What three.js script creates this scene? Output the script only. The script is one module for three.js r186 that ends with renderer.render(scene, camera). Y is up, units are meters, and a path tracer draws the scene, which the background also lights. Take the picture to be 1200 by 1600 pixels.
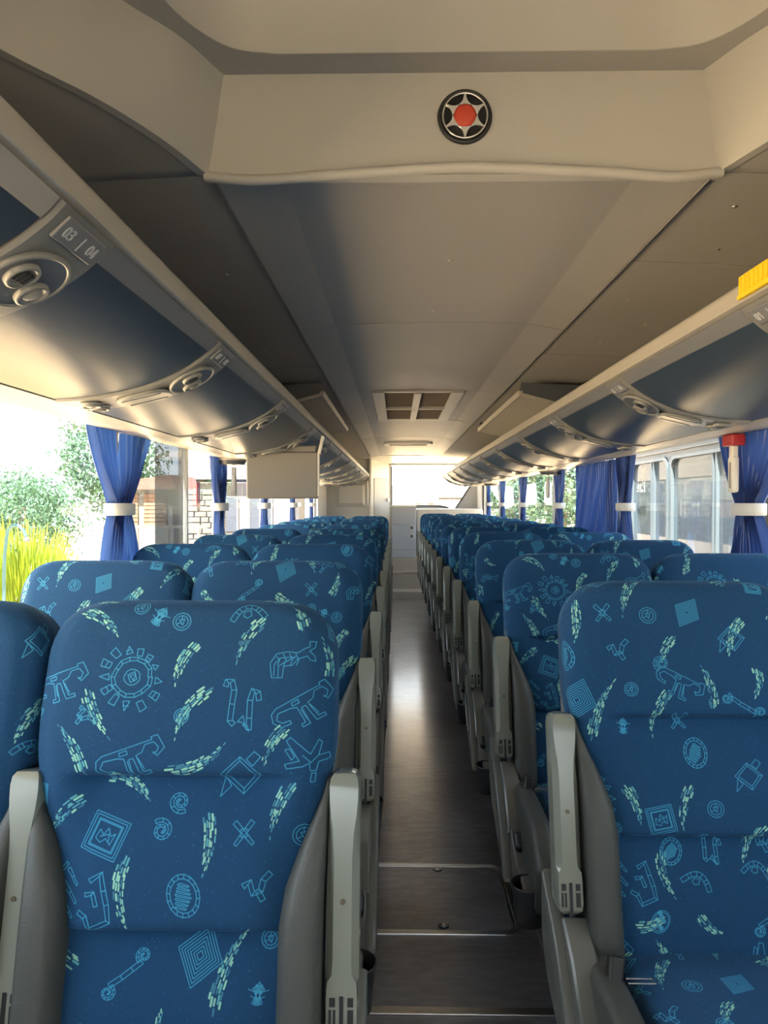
import * as THREE from 'three';
import { RoundedBoxGeometry } from 'three/addons/geometries/RoundedBoxGeometry.js';
import { mergeGeometries, toCreasedNormals } from 'three/addons/utils/BufferGeometryUtils.js';
import { FontLoader } from 'three/addons/loaders/FontLoader.js';
import { TextGeometry } from 'three/addons/geometries/TextGeometry.js';

// ---------------------------------------------------------------- camera, sky, sun, exposure
// metres; y = 0 is the aisle floor, x = 0 the middle of the coach, the coach runs towards -z
const scene = new THREE.Scene();
const renderer = new THREE.WebGLRenderer({ antialias: true });
renderer.toneMapping = THREE.LinearToneMapping;
renderer.toneMappingExposure = 1.2;
renderer.shadowMap.enabled = true;
const camera = new THREE.PerspectiveCamera(69.4, 0.75, 0.05, 300);
camera.position.set(-0.13, 1.40, 0);
camera.rotation.order = 'YXZ';
camera.rotation.y = 0.0173; camera.rotation.x = -0.013;
scene.add(camera);

const SKY = 5.6, SUN = 75;
{
  const w = 64, h = 32, data = new Float32Array(w * h * 4);
  for (let j = 0; j < h; j++) for (let i = 0; i < w; i++) {
    const e = Math.max(0, (j + 0.5) / h * 2 - 1), k = Math.pow(e, 0.6), o = (j * w + i) * 4;
    data[o] = SKY * (1.0 - 0.56 * k); data[o + 1] = SKY * (1.0 - 0.44 * k); data[o + 2] = SKY * (1.02 - 0.26 * k); data[o + 3] = 1;
  }
  const sky = new THREE.DataTexture(data, w, h, THREE.RGBAFormat, THREE.FloatType);
  sky.mapping = THREE.EquirectangularReflectionMapping; sky.magFilter = THREE.LinearFilter; sky.needsUpdate = true;
  scene.background = sky;
}
const sun = new THREE.DirectionalLight(new THREE.Color(1.0, 0.95, 0.87), SUN);
sun.position.set(-3, 17, 3); sun.target.position.set(0, 0, -5); sun.castShadow = true;
sun.shadow.camera.left = -40; sun.shadow.camera.right = 40; sun.shadow.camera.top = 40; sun.shadow.camera.bottom = -40;
sun.shadow.camera.far = 90; sun.shadow.mapSize.set(4096, 4096);
scene.add(sun, sun.target);

// ---------------------------------------------------------------- helpers
let seed = 7;
const rnd = () => { seed = (seed * 1664525 + 1013904223) >>> 0; return seed / 4294967296; };
const reseed = s => { seed = s >>> 0; };
const rr = (a, b) => a + (b - a) * rnd();
const lerp = (a, b, t) => a + (b - a) * t;
const sstep = (a, b, x) => { const t = Math.min(1, Math.max(0, (x - a) / (b - a))); return t * t * (3 - 2 * t); };
const V3 = (x, y, z) => new THREE.Vector3(x, y, z);
const ORD = ['first', 'second', 'third', 'fourth', 'fifth', 'sixth', 'seventh', 'eighth', 'ninth', 'tenth', 'eleventh', 'twelfth', 'thirteenth'];
const used = {};
function numbered(name) { const n = used[name] = (used[name] ?? -1) + 1; return n ? `${name}_${String(n).padStart(3, '0')}` : name; }
function part(name, geo, mat, parent) { const m = new THREE.Mesh(geo, mat); m.name = name; m.castShadow = m.receiveShadow = true; parent.add(m); return m; }
function thing(name, label, category, pos = [0, 0, 0], group) {
  const g = new THREE.Group(); g.name = numbered(name); g.position.set(...pos); scene.add(g);
  g.userData = { label, category }; if (group) g.userData.group = group; return g;
}
function copyOf(src, label, pos, group) {
  const c = src.clone(); c.name = numbered(src.name.replace(/_\d{3}$/, '')); c.position.set(...pos);
  c.userData = { ...src.userData, label }; if (group) c.userData.group = group; scene.add(c); return c;
}
function structure(name, label, category) {
  const g = new THREE.Group(); g.name = name; scene.add(g); g.userData = { kind: 'structure', label, category }; return g;
}
function flip(geo) { // reverse the winding (after mirroring)
  if (!geo.index) { const n = geo.attributes.position.count, ix = []; for (let i = 0; i < n; i++) ix.push(i); geo.setIndex(ix); }
  const a = geo.index.array; for (let i = 0; i < a.length; i += 3) { const t = a[i + 1]; a[i + 1] = a[i + 2]; a[i + 2] = t; }
  if (geo.attributes.normal) { } return geo;
}
function mirrorX(geo) {
  const g = geo.clone(); const p = g.attributes.position, n = g.attributes.normal;
  for (let i = 0; i < p.count; i++) { p.setX(i, -p.getX(i)); if (n) n.setX(i, -n.getX(i)); }
  return flip(g);
}
const side = (geo, s) => s > 0 ? geo : mirrorX(geo);
function box(w, h, l, x = 0, y = 0, z = 0) { const g = new THREE.BoxGeometry(w, h, l); g.translate(x, y, z); return g; }
function rbox(w, h, l, r, x = 0, y = 0, z = 0, seg = 2) { const g = new RoundedBoxGeometry(w, h, l, seg, Math.min(r, w / 2.01, h / 2.01, l / 2.01)); g.translate(x, y, z); return g; }
function box2(x0, x1, y0, y1, d0, d1) { return box(x1 - x0, y1 - y0, d1 - d0, (x0 + x1) / 2, (y0 + y1) / 2, -(d0 + d1) / 2); }
function rbox2(x0, x1, y0, y1, d0, d1, r = 0.01) { return rbox(x1 - x0, y1 - y0, d1 - d0, r, (x0 + x1) / 2, (y0 + y1) / 2, -(d0 + d1) / 2); }
function merge(list) { return mergeGeometries(list.map(g => { const q = g.index ? g.toNonIndexed() : g; for (const k of Object.keys(q.attributes)) if (!['position', 'normal', 'uv'].includes(k)) q.deleteAttribute(k); return q; })); }
function tube(pts, r, seg = 24, rad = 8, closed = false) { return new THREE.TubeGeometry(new THREE.CatmullRomCurve3(pts, closed), seg, r, rad, closed); }
// rings of equal length joined into a closed skin; uv(p, i, j)
function loft(rings, { closed = true, cap0 = true, cap1 = true, uv = p => [p.x, p.y], crease = 0, flat = false } = {}) {
  const n = rings[0].length, pos = [], uvs = [], ix = [];
  rings.forEach((r, i) => r.forEach((p, j) => { pos.push(p.x, p.y, p.z); uvs.push(...uv(p, i, j)); }));
  const m = closed ? n : n - 1;
  for (let i = 0; i + 1 < rings.length; i++) for (let j = 0; j < m; j++) {
    const a = i * n + j, b = i * n + (j + 1) % n, c = a + n, d = b + n;
    ix.push(a, b, d, a, d, c);
  }
  const cap = (i, rev) => {
    if (flat) { for (let j = 0; j + 1 < n / 2; j++) { const a = i * n + j, b = a + 1, c = i * n + n - 2 - j, d = c + 1; rev ? ix.push(a, c, b, a, d, c) : ix.push(a, b, c, a, c, d); } return; }
    const c = rings[i].reduce((s, p) => s.add(p), V3(0, 0, 0)).multiplyScalar(1 / n), k = pos.length / 3;
    pos.push(c.x, c.y, c.z); uvs.push(...uv(c, i, 0));
    for (let j = 0; j < n; j++) { const a = i * n + j, b = i * n + (j + 1) % n; rev ? ix.push(k, b, a) : ix.push(k, a, b); }
  };
  if (cap0) cap(0, true); if (cap1) cap(rings.length - 1, false);
  let g = new THREE.BufferGeometry();
  g.setAttribute('position', new THREE.Float32BufferAttribute(pos, 3)); g.setAttribute('uv', new THREE.Float32BufferAttribute(uvs, 2)); g.setIndex(ix);
  g.computeVertexNormals();
  if (crease) g = toCreasedNormals(g, crease);
  return g;
}
// extrude a closed 2-D outline [x, y] along the coach from depth d0 to d1
function prism(pts, d0, d1, bevel = 0) {
  const s = new THREE.Shape(pts.map(p => new THREE.Vector2(p[0], p[1])));
  const g = new THREE.ExtrudeGeometry(s, { depth: d1 - d0 - 2 * bevel, bevelEnabled: bevel > 0, bevelSize: bevel, bevelThickness: bevel, bevelOffset: -bevel, bevelSegments: 2, steps: 1 });
  g.translate(0, 0, -d1 + bevel); return g;
}
// extrude a plan outline [x, d] upwards from y0 to y1, with holes
function slab(pts, y0, y1, holes = []) {
  const s = new THREE.Shape(pts.map(p => new THREE.Vector2(p[0], p[1])));
  for (const h of holes) s.holes.push(new THREE.Path(h.map(p => new THREE.Vector2(p[0], p[1]))));
  const g = new THREE.ExtrudeGeometry(s, { depth: y1 - y0, bevelEnabled: false });
  g.rotateX(-Math.PI / 2); g.translate(0, y0, 0); return g; // shape y -> -z, depth -> +y
}
// wall in a plane x = const: outline in [d, y]
function wallX(x, thick, pts, holes = []) {
  const s = new THREE.Shape(pts.map(p => new THREE.Vector2(p[0], p[1])));
  for (const h of holes) s.holes.push(new THREE.Path(h.map(p => new THREE.Vector2(p[0], p[1]))));
  const g = new THREE.ExtrudeGeometry(s, { depth: thick, bevelEnabled: false });
  g.rotateY(Math.PI / 2); g.translate(x, 0, 0); return g; // shape x -> -z, depth -> +x
}
const rectPts = (x0, x1, y0, y1) => [[x0, y0], [x1, y0], [x1, y1], [x0, y1]];
function roundRectPts(x0, x1, y0, y1, r, n = 6) {
  const out = [], c = [[x1 - r, y0 + r, -90], [x1 - r, y1 - r, 0], [x0 + r, y1 - r, 90], [x0 + r, y0 + r, 180]];
  for (const [cx, cy, a] of c) for (let i = 0; i <= n; i++) { const t = (a + 90 * i / n) * Math.PI / 180; out.push([cx + r * Math.cos(t), cy + r * Math.sin(t)]); }
  return out;
}

// ---------------------------------------------------------------- textures
function noise2(seedv) {
  reseed(seedv); const N = 64, t = new Float32Array(N * N); for (let i = 0; i < N * N; i++) t[i] = rnd();
  return (x, y, px = N, py = N) => { // tiles with px, py
    const xi = Math.floor(x), yi = Math.floor(y), fx = x - xi, fy = y - yi, u = fx * fx * (3 - 2 * fx), v = fy * fy * (3 - 2 * fy);
    const g = (a, b) => t[(((b % py) + py) % py % N) * N + (((a % px) + px) % px % N)];
    return lerp(lerp(g(xi, yi), g(xi + 1, yi), u), lerp(g(xi, yi + 1), g(xi + 1, yi + 1), u), v);
  };
}
function texture(w, h, f, srgb = false) {
  const d = new Uint8Array(w * h * 4);
  for (let j = 0; j < h; j++) for (let i = 0; i < w; i++) { const c = f(i / w, j / h, i, j), o = (j * w + i) * 4; for (let k = 0; k < 3; k++) d[o + k] = Math.max(0, Math.min(255, 255 * (Array.isArray(c) ? c[k] : c))); d[o + 3] = 255; }
  const t = new THREE.DataTexture(d, w, h); t.wrapS = t.wrapT = THREE.RepeatWrapping; t.magFilter = THREE.LinearFilter; t.minFilter = THREE.LinearMipmapLinearFilter; t.generateMipmaps = true;
  if (srgb) t.colorSpace = THREE.SRGBColorSpace; t.needsUpdate = true; return t;
}
const nzA = noise2(11), nzB = noise2(29), nzC = noise2(53);
const grainTex = texture(256, 256, (u, v) => { const a = nzA(u * 64, v * 64, 64, 64), b = nzB(u * 32, v * 32, 32, 32), c = nzC(u * 8, v * 8, 8, 8); return 0.4 * a + 0.35 * b + 0.25 * c; });
const streakTex = texture(512, 512, (u, v) => { // worn vinyl flooring: scratches across the aisle
  const a = nzA(u * 12, v * 60, 12, 60), b = nzB(u * 30, v * 30, 30, 30), c = nzC(u * 4, v * 6, 4, 6); return 0.5 * a + 0.25 * b + 0.25 * c; });
const floorColor = texture(512, 512, (u, v) => {
  const a = nzA(u * 14, v * 62, 14, 62), b = nzB(u * 40, v * 40, 40, 40), c = nzC(u * 5, v * 7, 5, 7), k = 0.86 + 0.16 * a + 0.1 * (b - 0.5) + 0.14 * (c - 0.5);
  return [0.545 * k, 0.54 * k, 0.545 * k]; }, true);
const dirtTex = texture(256, 256, (u, v) => { const c = 0.75 + 0.35 * (nzA(u * 10, v * 10, 10, 10) * 0.6 + nzB(u * 30, v * 30, 30, 30) * 0.4); return [0.84 * c, 0.70 * c, 0.53 * c]; }, true);
const stoneTex = texture(256, 256, (u, v) => { const row = Math.floor(v * 32), m = nzB(u * 10 + row * 3.7, row, 64, 64), c = 0.6 + 0.4 * m; return [0.9 * c, 0.88 * c, 0.86 * c]; }, true);

// --- seat fabric, drawn in a frame of 608 x 945 units (0.60 m x 0.90 m)
function fabricCanvas() {
  const W = 1024, H = 1536, cv = document.createElement('canvas'); cv.width = W; cv.height = H;
  const c = cv.getContext('2d');
  c.fillStyle = '#0e466f'; c.fillRect(0, 0, W, H);
  reseed(99);
  // twill mottling and pin dots
  for (let i = 0; i < 9000; i++) { c.fillStyle = rnd() < 0.5 ? 'rgba(8,52,100,0.22)' : 'rgba(26,98,158,0.2)'; c.fillRect(rnd() * W, rnd() * H, 2 + rnd() * 5, 1.5); }
  for (let i = 0; i < 2600; i++) { c.fillStyle = rnd() < 0.5 ? 'rgba(70,160,195,0.55)' : 'rgba(60,130,185,0.5)'; const s = 1.4 + rnd() * 1.1; c.fillRect(rnd() * W, rnd() * H, s, s); }
  const SX = 1.684, SY = 1.625;
  const tr = (dx, dy) => c.setTransform(SX, 0, 0, SY, (dx + 4) * SX, (dy - 938) * SY);
  const CY = '#47a8cf';
  c.lineJoin = 'round'; c.lineCap = 'round';
  let lw = 1.3;
  const path = (pts, close = true) => { c.beginPath(); pts.forEach((p, i) => i ? c.lineTo(p[0], p[1]) : c.moveTo(p[0], p[1])); if (close) c.closePath(); c.strokeStyle = CY; c.lineWidth = lw; c.stroke(); };
  const at = (x, y, s, a, pts) => pts.map(([u, v]) => [x + s * (u * Math.cos(a) - v * Math.sin(a)), y + s * (u * Math.sin(a) + v * Math.cos(a))]);
  function ribbon(pts, w, seg = 6, w1 = w) { // double outline with cross ticks
    const L = [], R = [];
    pts.forEach((p, i) => { const a = pts[Math.max(0, i - 1)], b = pts[Math.min(pts.length - 1, i + 1)], dx = b[0] - a[0], dy = b[1] - a[1], l = Math.hypot(dx, dy) || 1, k = lerp(w, w1, i / (pts.length - 1)) / 2; L.push([p[0] - dy / l * k, p[1] + dx / l * k]); R.push([p[0] + dy / l * k, p[1] - dx / l * k]); });
    path([...L, ...R.slice().reverse()]);
    for (let i = 1; i < seg; i++) { const k = Math.round(i * (pts.length - 1) / seg); path([L[k], R[k]], false); }
  }
  const curvePts = (f, n = 24) => Array.from({ length: n + 1 }, (_, i) => f(i / n));
  const motifs = {
    sun(x, y, r) {
      const ring = k => curvePts(t => [x + k * r * Math.cos(t * 6.283) * (1 + 0.06 * Math.sin(t * 30)), y + k * r * Math.sin(t * 6.283)], 14);
      path(ring(0.92)); path(ring(0.76)); for (let i = 0; i < 14; i++) { const a = ring(0.92)[i], b = ring(0.76)[i]; path([a, b], false); }
      path(ring(0.36)); path([[x - r * 0.2, y - r * 0.1], [x + r * 0.1, y - r * 0.25], [x + r * 0.22, y + r * 0.1], [x - r * 0.05, y + r * 0.24]]); path([[x - r * 0.1, y - 2], [x + 5, y - 5], [x + 3, y + 5]]);
      for (let i = 0; i < 13; i++) { const h1 = Math.sin(i * 12.9) * 0.5 + 0.5, h2 = Math.sin(i * 7.3) * 0.5 + 0.5, a = i / 13 * 6.283 + 0.25 * h1, o = 0.95 + 0.22 * h2, k = o + 0.2 + 0.25 * h1, p = (q, b) => [x + q * r * Math.cos(a + b), y + q * r * Math.sin(a + b)]; if (i % 3 === 0) path([p(o, -0.13), p(k, 0.02), p(o + 0.03, 0.15)]); else path([p(o, -0.1), p(k, -0.13), p(k + 0.06, 0.08), p(o + 0.02, 0.13)]); if (i % 2) path([p((o + k) / 2, -0.1), p((o + k) / 2, 0.1)], false); }
    },
    tee(x, y, s, a = -0.32) {
      path(at(x, y, s, a, [[-52, -4], [40, -6], [40, -11], [52, -11], [58, 14], [42, 24], [36, 16], [42, 18], [48, 10], [42, -1], [26, -1], [18, 10], [6, 13], [12, 44], [24, 44], [25, 50], [6, 50], [0, 16], [-8, 16], [-7, 50], [-22, 50], [-22, 44], [-14, 44], [-16, 12], [-28, 8], [-52, 6], [-60, 16], [-52, 26], [-38, 28], [-38, 34], [-58, 32], [-68, 18], [-64, 2]]));
      path(at(x, y, s, a, [[-22, 0], [-8, -1], [-8, 6], [-22, 6]])); path(at(x, y, s, a, [[-11, 18], [-9, 40]]), false); path(at(x, y, s, a, [[8, 18], [15, 40]]), false);
    },
    hookW(x, y, s) {
      ribbon(at(x, y, s, 0, [[-24, -24], [-22, -32], [-14, -32], [-10, -18], [-12, 4], [-14, 30], [-8, 36]]), 8 * s, 6); ribbon(at(x, y, s, 0, [[30, -2], [28, -14], [20, -18], [16, -2], [16, 26], [16, 44]]), 8 * s, 6);
      path(at(x, y, s, 0, [[-2, 32], [6, 22], [10, 36], [4, 32]])); path(at(x, y, s, 0, [[6, 36], [16, 46], [14, 38]]));
    },
    jaguar(x, y, s, a = 0) {
      path(at(x, y, s, a, [[-36, 30], [-40, 2], [-28, -16], [-8, -20], [12, -18], [24, -26], [34, -30], [34, -40], [46, -40], [44, -28], [34, -22], [44, -12], [46, -2], [36, -4], [30, -12], [12, -6], [2, 6], [-14, 8], [-16, 30]]));
      path(at(x, y, s, a, [[-32, 26], [-32, 4], [-20, -8], [4, -10]]), false); path(at(x, y, s, a, [[-24, 28], [-24, 8], [-12, 0], [8, -10]]), false);
      for (const k of [-28, -16, -4, 8]) path(at(x, y, s, a, [[k, -16 + (k < -20 ? 6 : 0)], [k + 6, -4], [k + 2, 6]]), false);
    },
    arc(x, y, s, a = 0) { ribbon(curvePts(t => at(x, y, s, a, [[-28 + 58 * t, 26 - 40 * Math.sin(0.4 + t * 2.3)]])[0], 12), 9 * s, 7); path(at(x, y, s, a, [[-6, -4], [4, -6], [6, 4], [-2, 8], [-8, 4]])); },
    fan(x, y, s, a = 0) {
      for (let i = -2; i <= 2; i++) path(at(x, y, s, a + i * 0.24, [[-2, 18], [-5, -16], [0, -24 + Math.abs(i) * 4], [5, -16], [2, 18]]));
      path(at(x, y, s, a, [[-14, 2], [0, 8], [14, 2]]), false); path(at(x, y, s, a, [[-20, -10], [0, -4], [20, -10]]), false);
    },
    rose(x, y, r) { path(curvePts(t => [x + r * Math.cos(t * 6.283), y + r * Math.sin(t * 6.283)], 12)); path(curvePts(t => [x + 0.7 * r * Math.cos(t * 6.283), y + 0.7 * r * Math.sin(t * 6.283)], 9)); path([[x - r * 0.3, y - r * 0.2], [x + r * 0.3, y - r * 0.3], [x + r * 0.1, y + r * 0.4]]); path([[x, y - r * 0.7], [x, y - r * 0.1]], false); path([[x - r * 0.6, y + r * 0.3], [x - r * 0.1, y + r * 0.1]], false); },
    boxes(x, y, s, a = 0) {
      path(at(x, y, s, a, [[0, -28], [32, 0], [4, 32], [-32, 2]])); path(at(x, y, s, a, [[0, -22], [24, 0], [4, 24], [-24, 2]])); path(at(x, y, s, a, [[10, -24], [22, -36], [32, -28], [20, -14]])); path(at(x, y, s, a, [[-26, 6], [-32, 36], [-16, 20]]));
      path(at(x, y, s, a, [[32, 0], [24, 0]]), false); path(at(x, y, s, a, [[0, -28], [0, -22]]), false); path(at(x, y, s, a, [[4, 32], [4, 24]]), false);
    },
    runner(x, y, s, a = 0) {
      path(at(x, y, s, a, [[-40, -34], [-32, -40], [4, -10], [18, -36], [24, -32], [18, -8], [36, -12], [38, -2], [18, 4], [14, 20], [4, 20], [2, 6], [-10, 12], [-38, 16], [-42, 8], [-16, 2]])); path(at(x, y, s, a, [[6, 24], [14, 24], [12, 40], [4, 40]])); path(at(x, y, s, a, [[-42, -18], [-34, -20], [-24, -6], [-30, 0]]));
      path(at(x, y, s, a, [[-10, -8], [4, 4]]), false); path(at(x, y, s, a, [[18, -8], [4, 6]]), false);
    },
    frame(x, y, s, a = 0) { for (const k of [30, 26, 21, 19]) path(at(x, y, s, a, [[-k, -k], [k, -k], [k, k], [-k, k]])); path(at(x, y, s, a, [[-14, 8], [-12, -6], [-4, 0], [0, -12], [8, -2], [14, -8], [12, 10], [2, 4], [-4, 12]])); path(at(x, y, s, a, [[-8, 4], [4, -4], [8, 6]]), false); },
    diamond(x, y, s, a = 0) { for (let i = 0; i < 7; i++) { const k = 1 - i * 0.14; path(at(x, y, s, a, [[-k * 36, -k * 4], [k * 4, -k * 46], [k * 36, k * 2], [-k * 2, k * 46]])); } },
    spiral(x, y, r, a = 0, turns = 1.6) { ribbon(curvePts(t => { const q = a + t * turns * 6.283, k = r * (1 - 0.82 * t); return [x + k * Math.cos(q), y + k * Math.sin(q)]; }, 26), r * 0.36, 12, r * 0.16); },
    wand(x, y, s, a = -0.6) { ribbon(at(x, y, s, a, [[-34, 0], [-10, 1], [12, 0], [32, -1]]), 8 * s, 3); const p = at(x, y, s, a, [[40, -8], [-42, 8]]); motifs.spiral(p[0][0], p[0][1], 13 * s, 2.2, 1.4); motifs.spiral(p[1][0], p[1][1], 13 * s, 5.2, 1.4); },
    cross(x, y, s, a = 0) { for (const k of [0.8, 2.2]) ribbon(at(x, y, s, a + k, [[-26, 0], [-8, 0], [8, 0], [26, 0]]), 9 * s, 5, 6 * s); },
    zig(x, y, s, a = 0) { ribbon(at(x, y, s, a, [[-22, -2], [-12, -10], [-4, 8], [8, 2], [10, -14], [20, -26]]), 9 * s, 5); ribbon(at(x, y, s, a, [[4, 4], [14, 18]]), 8 * s, 2); },
    turtle(x, y, s, a = 0) {
      const o = k => curvePts(t => at(x, y, s, a, [[k * 27 * Math.cos(t * 6.283), k * 35 * Math.sin(t * 6.283)]])[0], 16); path(o(1)); path(o(0.8)); o(1).forEach((p, i) => { if (i < 16) path([p, o(0.8)[i]], false); });
      for (let i = -3; i <= 3; i++) path(at(x, y, s, a + 0.4, [[-14 + Math.abs(i) * 2, i * 6 - 2], [14 - Math.abs(i) * 2, i * 6 + 2], [12 - Math.abs(i) * 2, i * 6 + 4], [-12, i * 6 + 1]]));
    },
    bones(x, y, s, a = 0) {
      const B = (p, q, w) => ribbon(at(x, y, s, a, [p, [(p[0] + q[0]) / 2, (p[1] + q[1]) / 2], q]), w * s, 2, w * 0.6 * s);
      B([-46, -22], [-24, -46], 7); B([-22, -38], [-4, -16], 6); B([-46, 2], [-36, -8], 6); B([-28, -16], [-4, 10], 7); B([-44, 24], [-32, 8], 7); B([-22, 18], [-10, 32], 6);
      ribbon(at(x, y, s, a, [[18, -24], [34, -34], [40, -10], [46, 10], [50, 34], [22, 46], [14, 28], [2, 22]]), 7 * s, 9); ribbon(at(x, y, s, a, [[12, -4], [24, -6], [30, 12]]), 6 * s, 4);
    },
    face(x, y, s, a = 0) { const o = k => curvePts(t => at(x, y, s, a, [[k * 22 * Math.cos(t * 6.283), k * 30 * Math.sin(t * 6.283)]])[0], 14); path(o(1)); path(o(0.84)); for (let i = 0; i < 7; i++) { const q = at(x, y, s, a, [[-12 + 24 * ((i * 0.37) % 1), -18 + i * 6]])[0]; motifs.rose(q[0], q[1], 5.5 * s); } },
    scorpion(x, y, s, a = 0) { ribbon(at(x, y, s, a, [[-28, 4], [-16, -14], [-4, -18], [4, -4], [8, 14], [14, 28]]), 9 * s, 7); motifs.spiral(...at(x, y, s, a, [[-26, 8]])[0], 12 * s, 4.5, 1.3); motifs.fan(...at(x, y, s, a, [[24, 18]])[0], 0.7 * s, 0.6); },
  };
  function dashes(x0, y0, x1, y1, bow = 0.18) { // tapering trail of rice-like strokes
    const dx = x1 - x0, dy = y1 - y0, L = Math.hypot(dx, dy), nx = -dy / L, ny = dx / L;
    for (let lane = -2; lane <= 2; lane++) {
      let t = rr(0, 0.12) + Math.abs(lane) * 0.04; const end = 1.02 - Math.abs(lane) * rr(0.08, 0.2);
      while (t < end) {
        const h = (2.2 + rnd() * 2.9) * (1.2 - 0.5 * t), b = bow * L * 4 * t * (1 - t), off = (lane * 4.1 + rr(-0.9, 0.9)) * (1.15 - 0.72 * t), px = x0 + dx * t + nx * (b + off), py = y0 + dy * t + ny * (b + off);
        const tx = dx + nx * bow * L * 4 * (1 - 2 * t), ty = dy + ny * bow * L * 4 * (1 - 2 * t), l = Math.hypot(tx, ty);
        const g = rnd(); c.strokeStyle = g < 0.5 ? '#9fdcc4' : g < 0.78 ? '#63b3bd' : '#44859f'; c.lineWidth = (1.9 + rnd() * 1.3) * (1.2 - 0.55 * t);
        if (rnd() > 0.08) { c.beginPath(); c.moveTo(px - tx / l * h, py - ty / l * h); c.lineTo(px + tx / l * h, py + ty / l * h); c.stroke(); }
        t += (2 * h + 3.2 + rnd() * 2.0) / L;
      }
    }
  }
  const M = motifs;
  const list = [
    () => M.sun(220, 1062, 34), () => M.tee(106, 1060, 0.78), () => M.tee(228, 1170, 0.84), () => M.tee(478, 1092, 0.8, -0.5), () => M.hookW(386, 1098, 0.95), () => M.jaguar(460, 1038, 0.8),
    () => M.arc(390, 962, 0.9, -0.1), () => M.fan(252, 968, 0.75, 0.5), () => M.rose(288, 975, 14), () => M.rose(222, 951, 12), () => M.boxes(390, 1206, 0.95), () => M.runner(490, 1184, 0.82), () => M.frame(196, 1296, 0.92, 0.36),
    () => M.spiral(301, 1248, 15, 1), () => M.spiral(277, 1288, 15, 4), () => M.cross(398, 1291, 0.78), () => M.turtle(317, 1376, 0.86, -0.35), () => M.zig(420, 1366, 0.85, 0.1), () => M.bones(164, 1380, 0.95), () => M.diamond(341, 1462, 0.92, 0.2),
    () => M.wand(238, 1486, 0.8), () => M.face(128, 1526, 0.85, 0.5), () => M.scorpion(182, 1572, 0.95), () => M.fan(426, 1512, 0.7, 0.1), () => M.frame(88, 1236, 0.5, 0.1), () => M.rose(484, 1296, 16), () => M.spiral(70, 1112, 12), () => M.runner(36, 985, 0.7, 0.8), () => M.zig(34, 1160, 0.8, -0.6), () => M.boxes(30, 1340, 0.8), () => M.wand(40, 1470, 0.8, 0.6), () => M.tee(540, 1420, 0.75, 0.5), () => M.diamond(560, 1290, 0.7, 0.5), () => M.jaguar(552, 990, 0.7, 0.4), () => M.turtle(556, 1560, 0.8),
    () => M.sun(360, 1640, 32), () => M.tee(120, 1660, 0.8, -0.3), () => M.hookW(240, 1690, 0.9), () => M.frame(480, 1680, 0.8, -0.2), () => M.boxes(40, 1600, 0.8), () => M.spiral(300, 1770, 16, 2), () => M.bones(420, 1790, 0.9), () => M.diamond(150, 1790, 0.8, 0.3), () => M.arc(540, 1790, 0.9, 0.4), () => M.cross(220, 1845, 0.8), () => M.wand(60, 1850, 0.8), () => M.jaguar(340, 1850, 0.7), () => M.rose(580, 1660, 15), () => M.fan(330, 1730, 0.8, 0.4), () => M.zig(60, 1720, 0.9, 0.3), () => M.runner(250, 1770, 0.7, 0.5), () => M.turtle(500, 1740, 0.7, 0.4), () => M.spiral(400, 1700, 15, 1), () => M.scorpion(100, 1690, 0.6), () => M.face(470, 1860, 0.7, 0.6), () => M.hookW(570, 1730, 0.7), () => M.arc(40, 1770, 0.8, 0.2), () => M.cross(530, 1500, 0.7), () => M.spiral(500, 1390, 14, 2), () => M.rose(440, 1440, 13), () => M.zig(150, 1120, 0.6, 1.2), () => M.rose(300, 1120, 11),
  ];
  const dl = [[130, 958, 192, 1002, -.12], [312, 1010, 287, 1074, .1], [415, 972, 377, 1040, .1], [152, 1082, 198, 1158, .05], [340, 1080, 292, 1156, .12], [160, 1206, 116, 1136, .06], [278, 1203, 370, 1156, .12], [458, 1136, 426, 1196, .12], [190, 1212, 258, 1250, -.14], [160, 1242, 104, 1302, .08], [345, 1266, 343, 1348, -.06], [467, 1218, 436, 1300, .08], [232, 1322, 245, 1428, .14], [166, 1476, 122, 1442, -.06], [364, 1536, 413, 1420, -.08], [276, 1606, 292, 1526, .05], [478, 982, 462, 948, .05], [520, 1060, 505, 1000, .1], [30, 1040, 52, 1100, .1], [20, 1230, 62, 1180, .1], [60, 1300, 20, 1385, .1], [70, 1400, 60, 1460, -.1], [530, 1340, 500, 1390, .1], [515, 1440, 480, 1530, .12], [590, 1130, 560, 1220, .1], [590, 1480, 570, 1390, .1], [60, 1690, 20, 1760, .1], [190, 1610, 200, 1680, .1], [300, 1690, 330, 1750, .12], [420, 1620, 440, 1700, -.1], [540, 1620, 520, 1700, .1], [100, 1730, 60, 1800, .1], [220, 1740, 230, 1800, .1], [360, 1740, 380, 1800, .1], [480, 1740, 500, 1820, .1], [130, 1860, 180, 1880, .1], [270, 1860, 290, 1800, .1], [430, 1870, 480, 1850, .1], [540, 1850, 580, 1880, .1]];
  // draw with wrap-around so that the tile repeats without seams
  for (const f of list) for (const dx of [0, -608, 608]) for (const dy of [0, -945, 945]) { tr(dx, dy); f(); }
  for (const d of dl) { const s0 = seed; for (const dx of [0, -608, 608]) for (const dy of [0, -945, 945]) { seed = s0; tr(dx, dy); dashes(...d); } }
  const t = new THREE.CanvasTexture(cv); t.wrapS = t.wrapT = THREE.RepeatWrapping; t.colorSpace = THREE.SRGBColorSpace; t.anisotropy = 8; return t;
}
const fabricTex = fabricCanvas();

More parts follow.
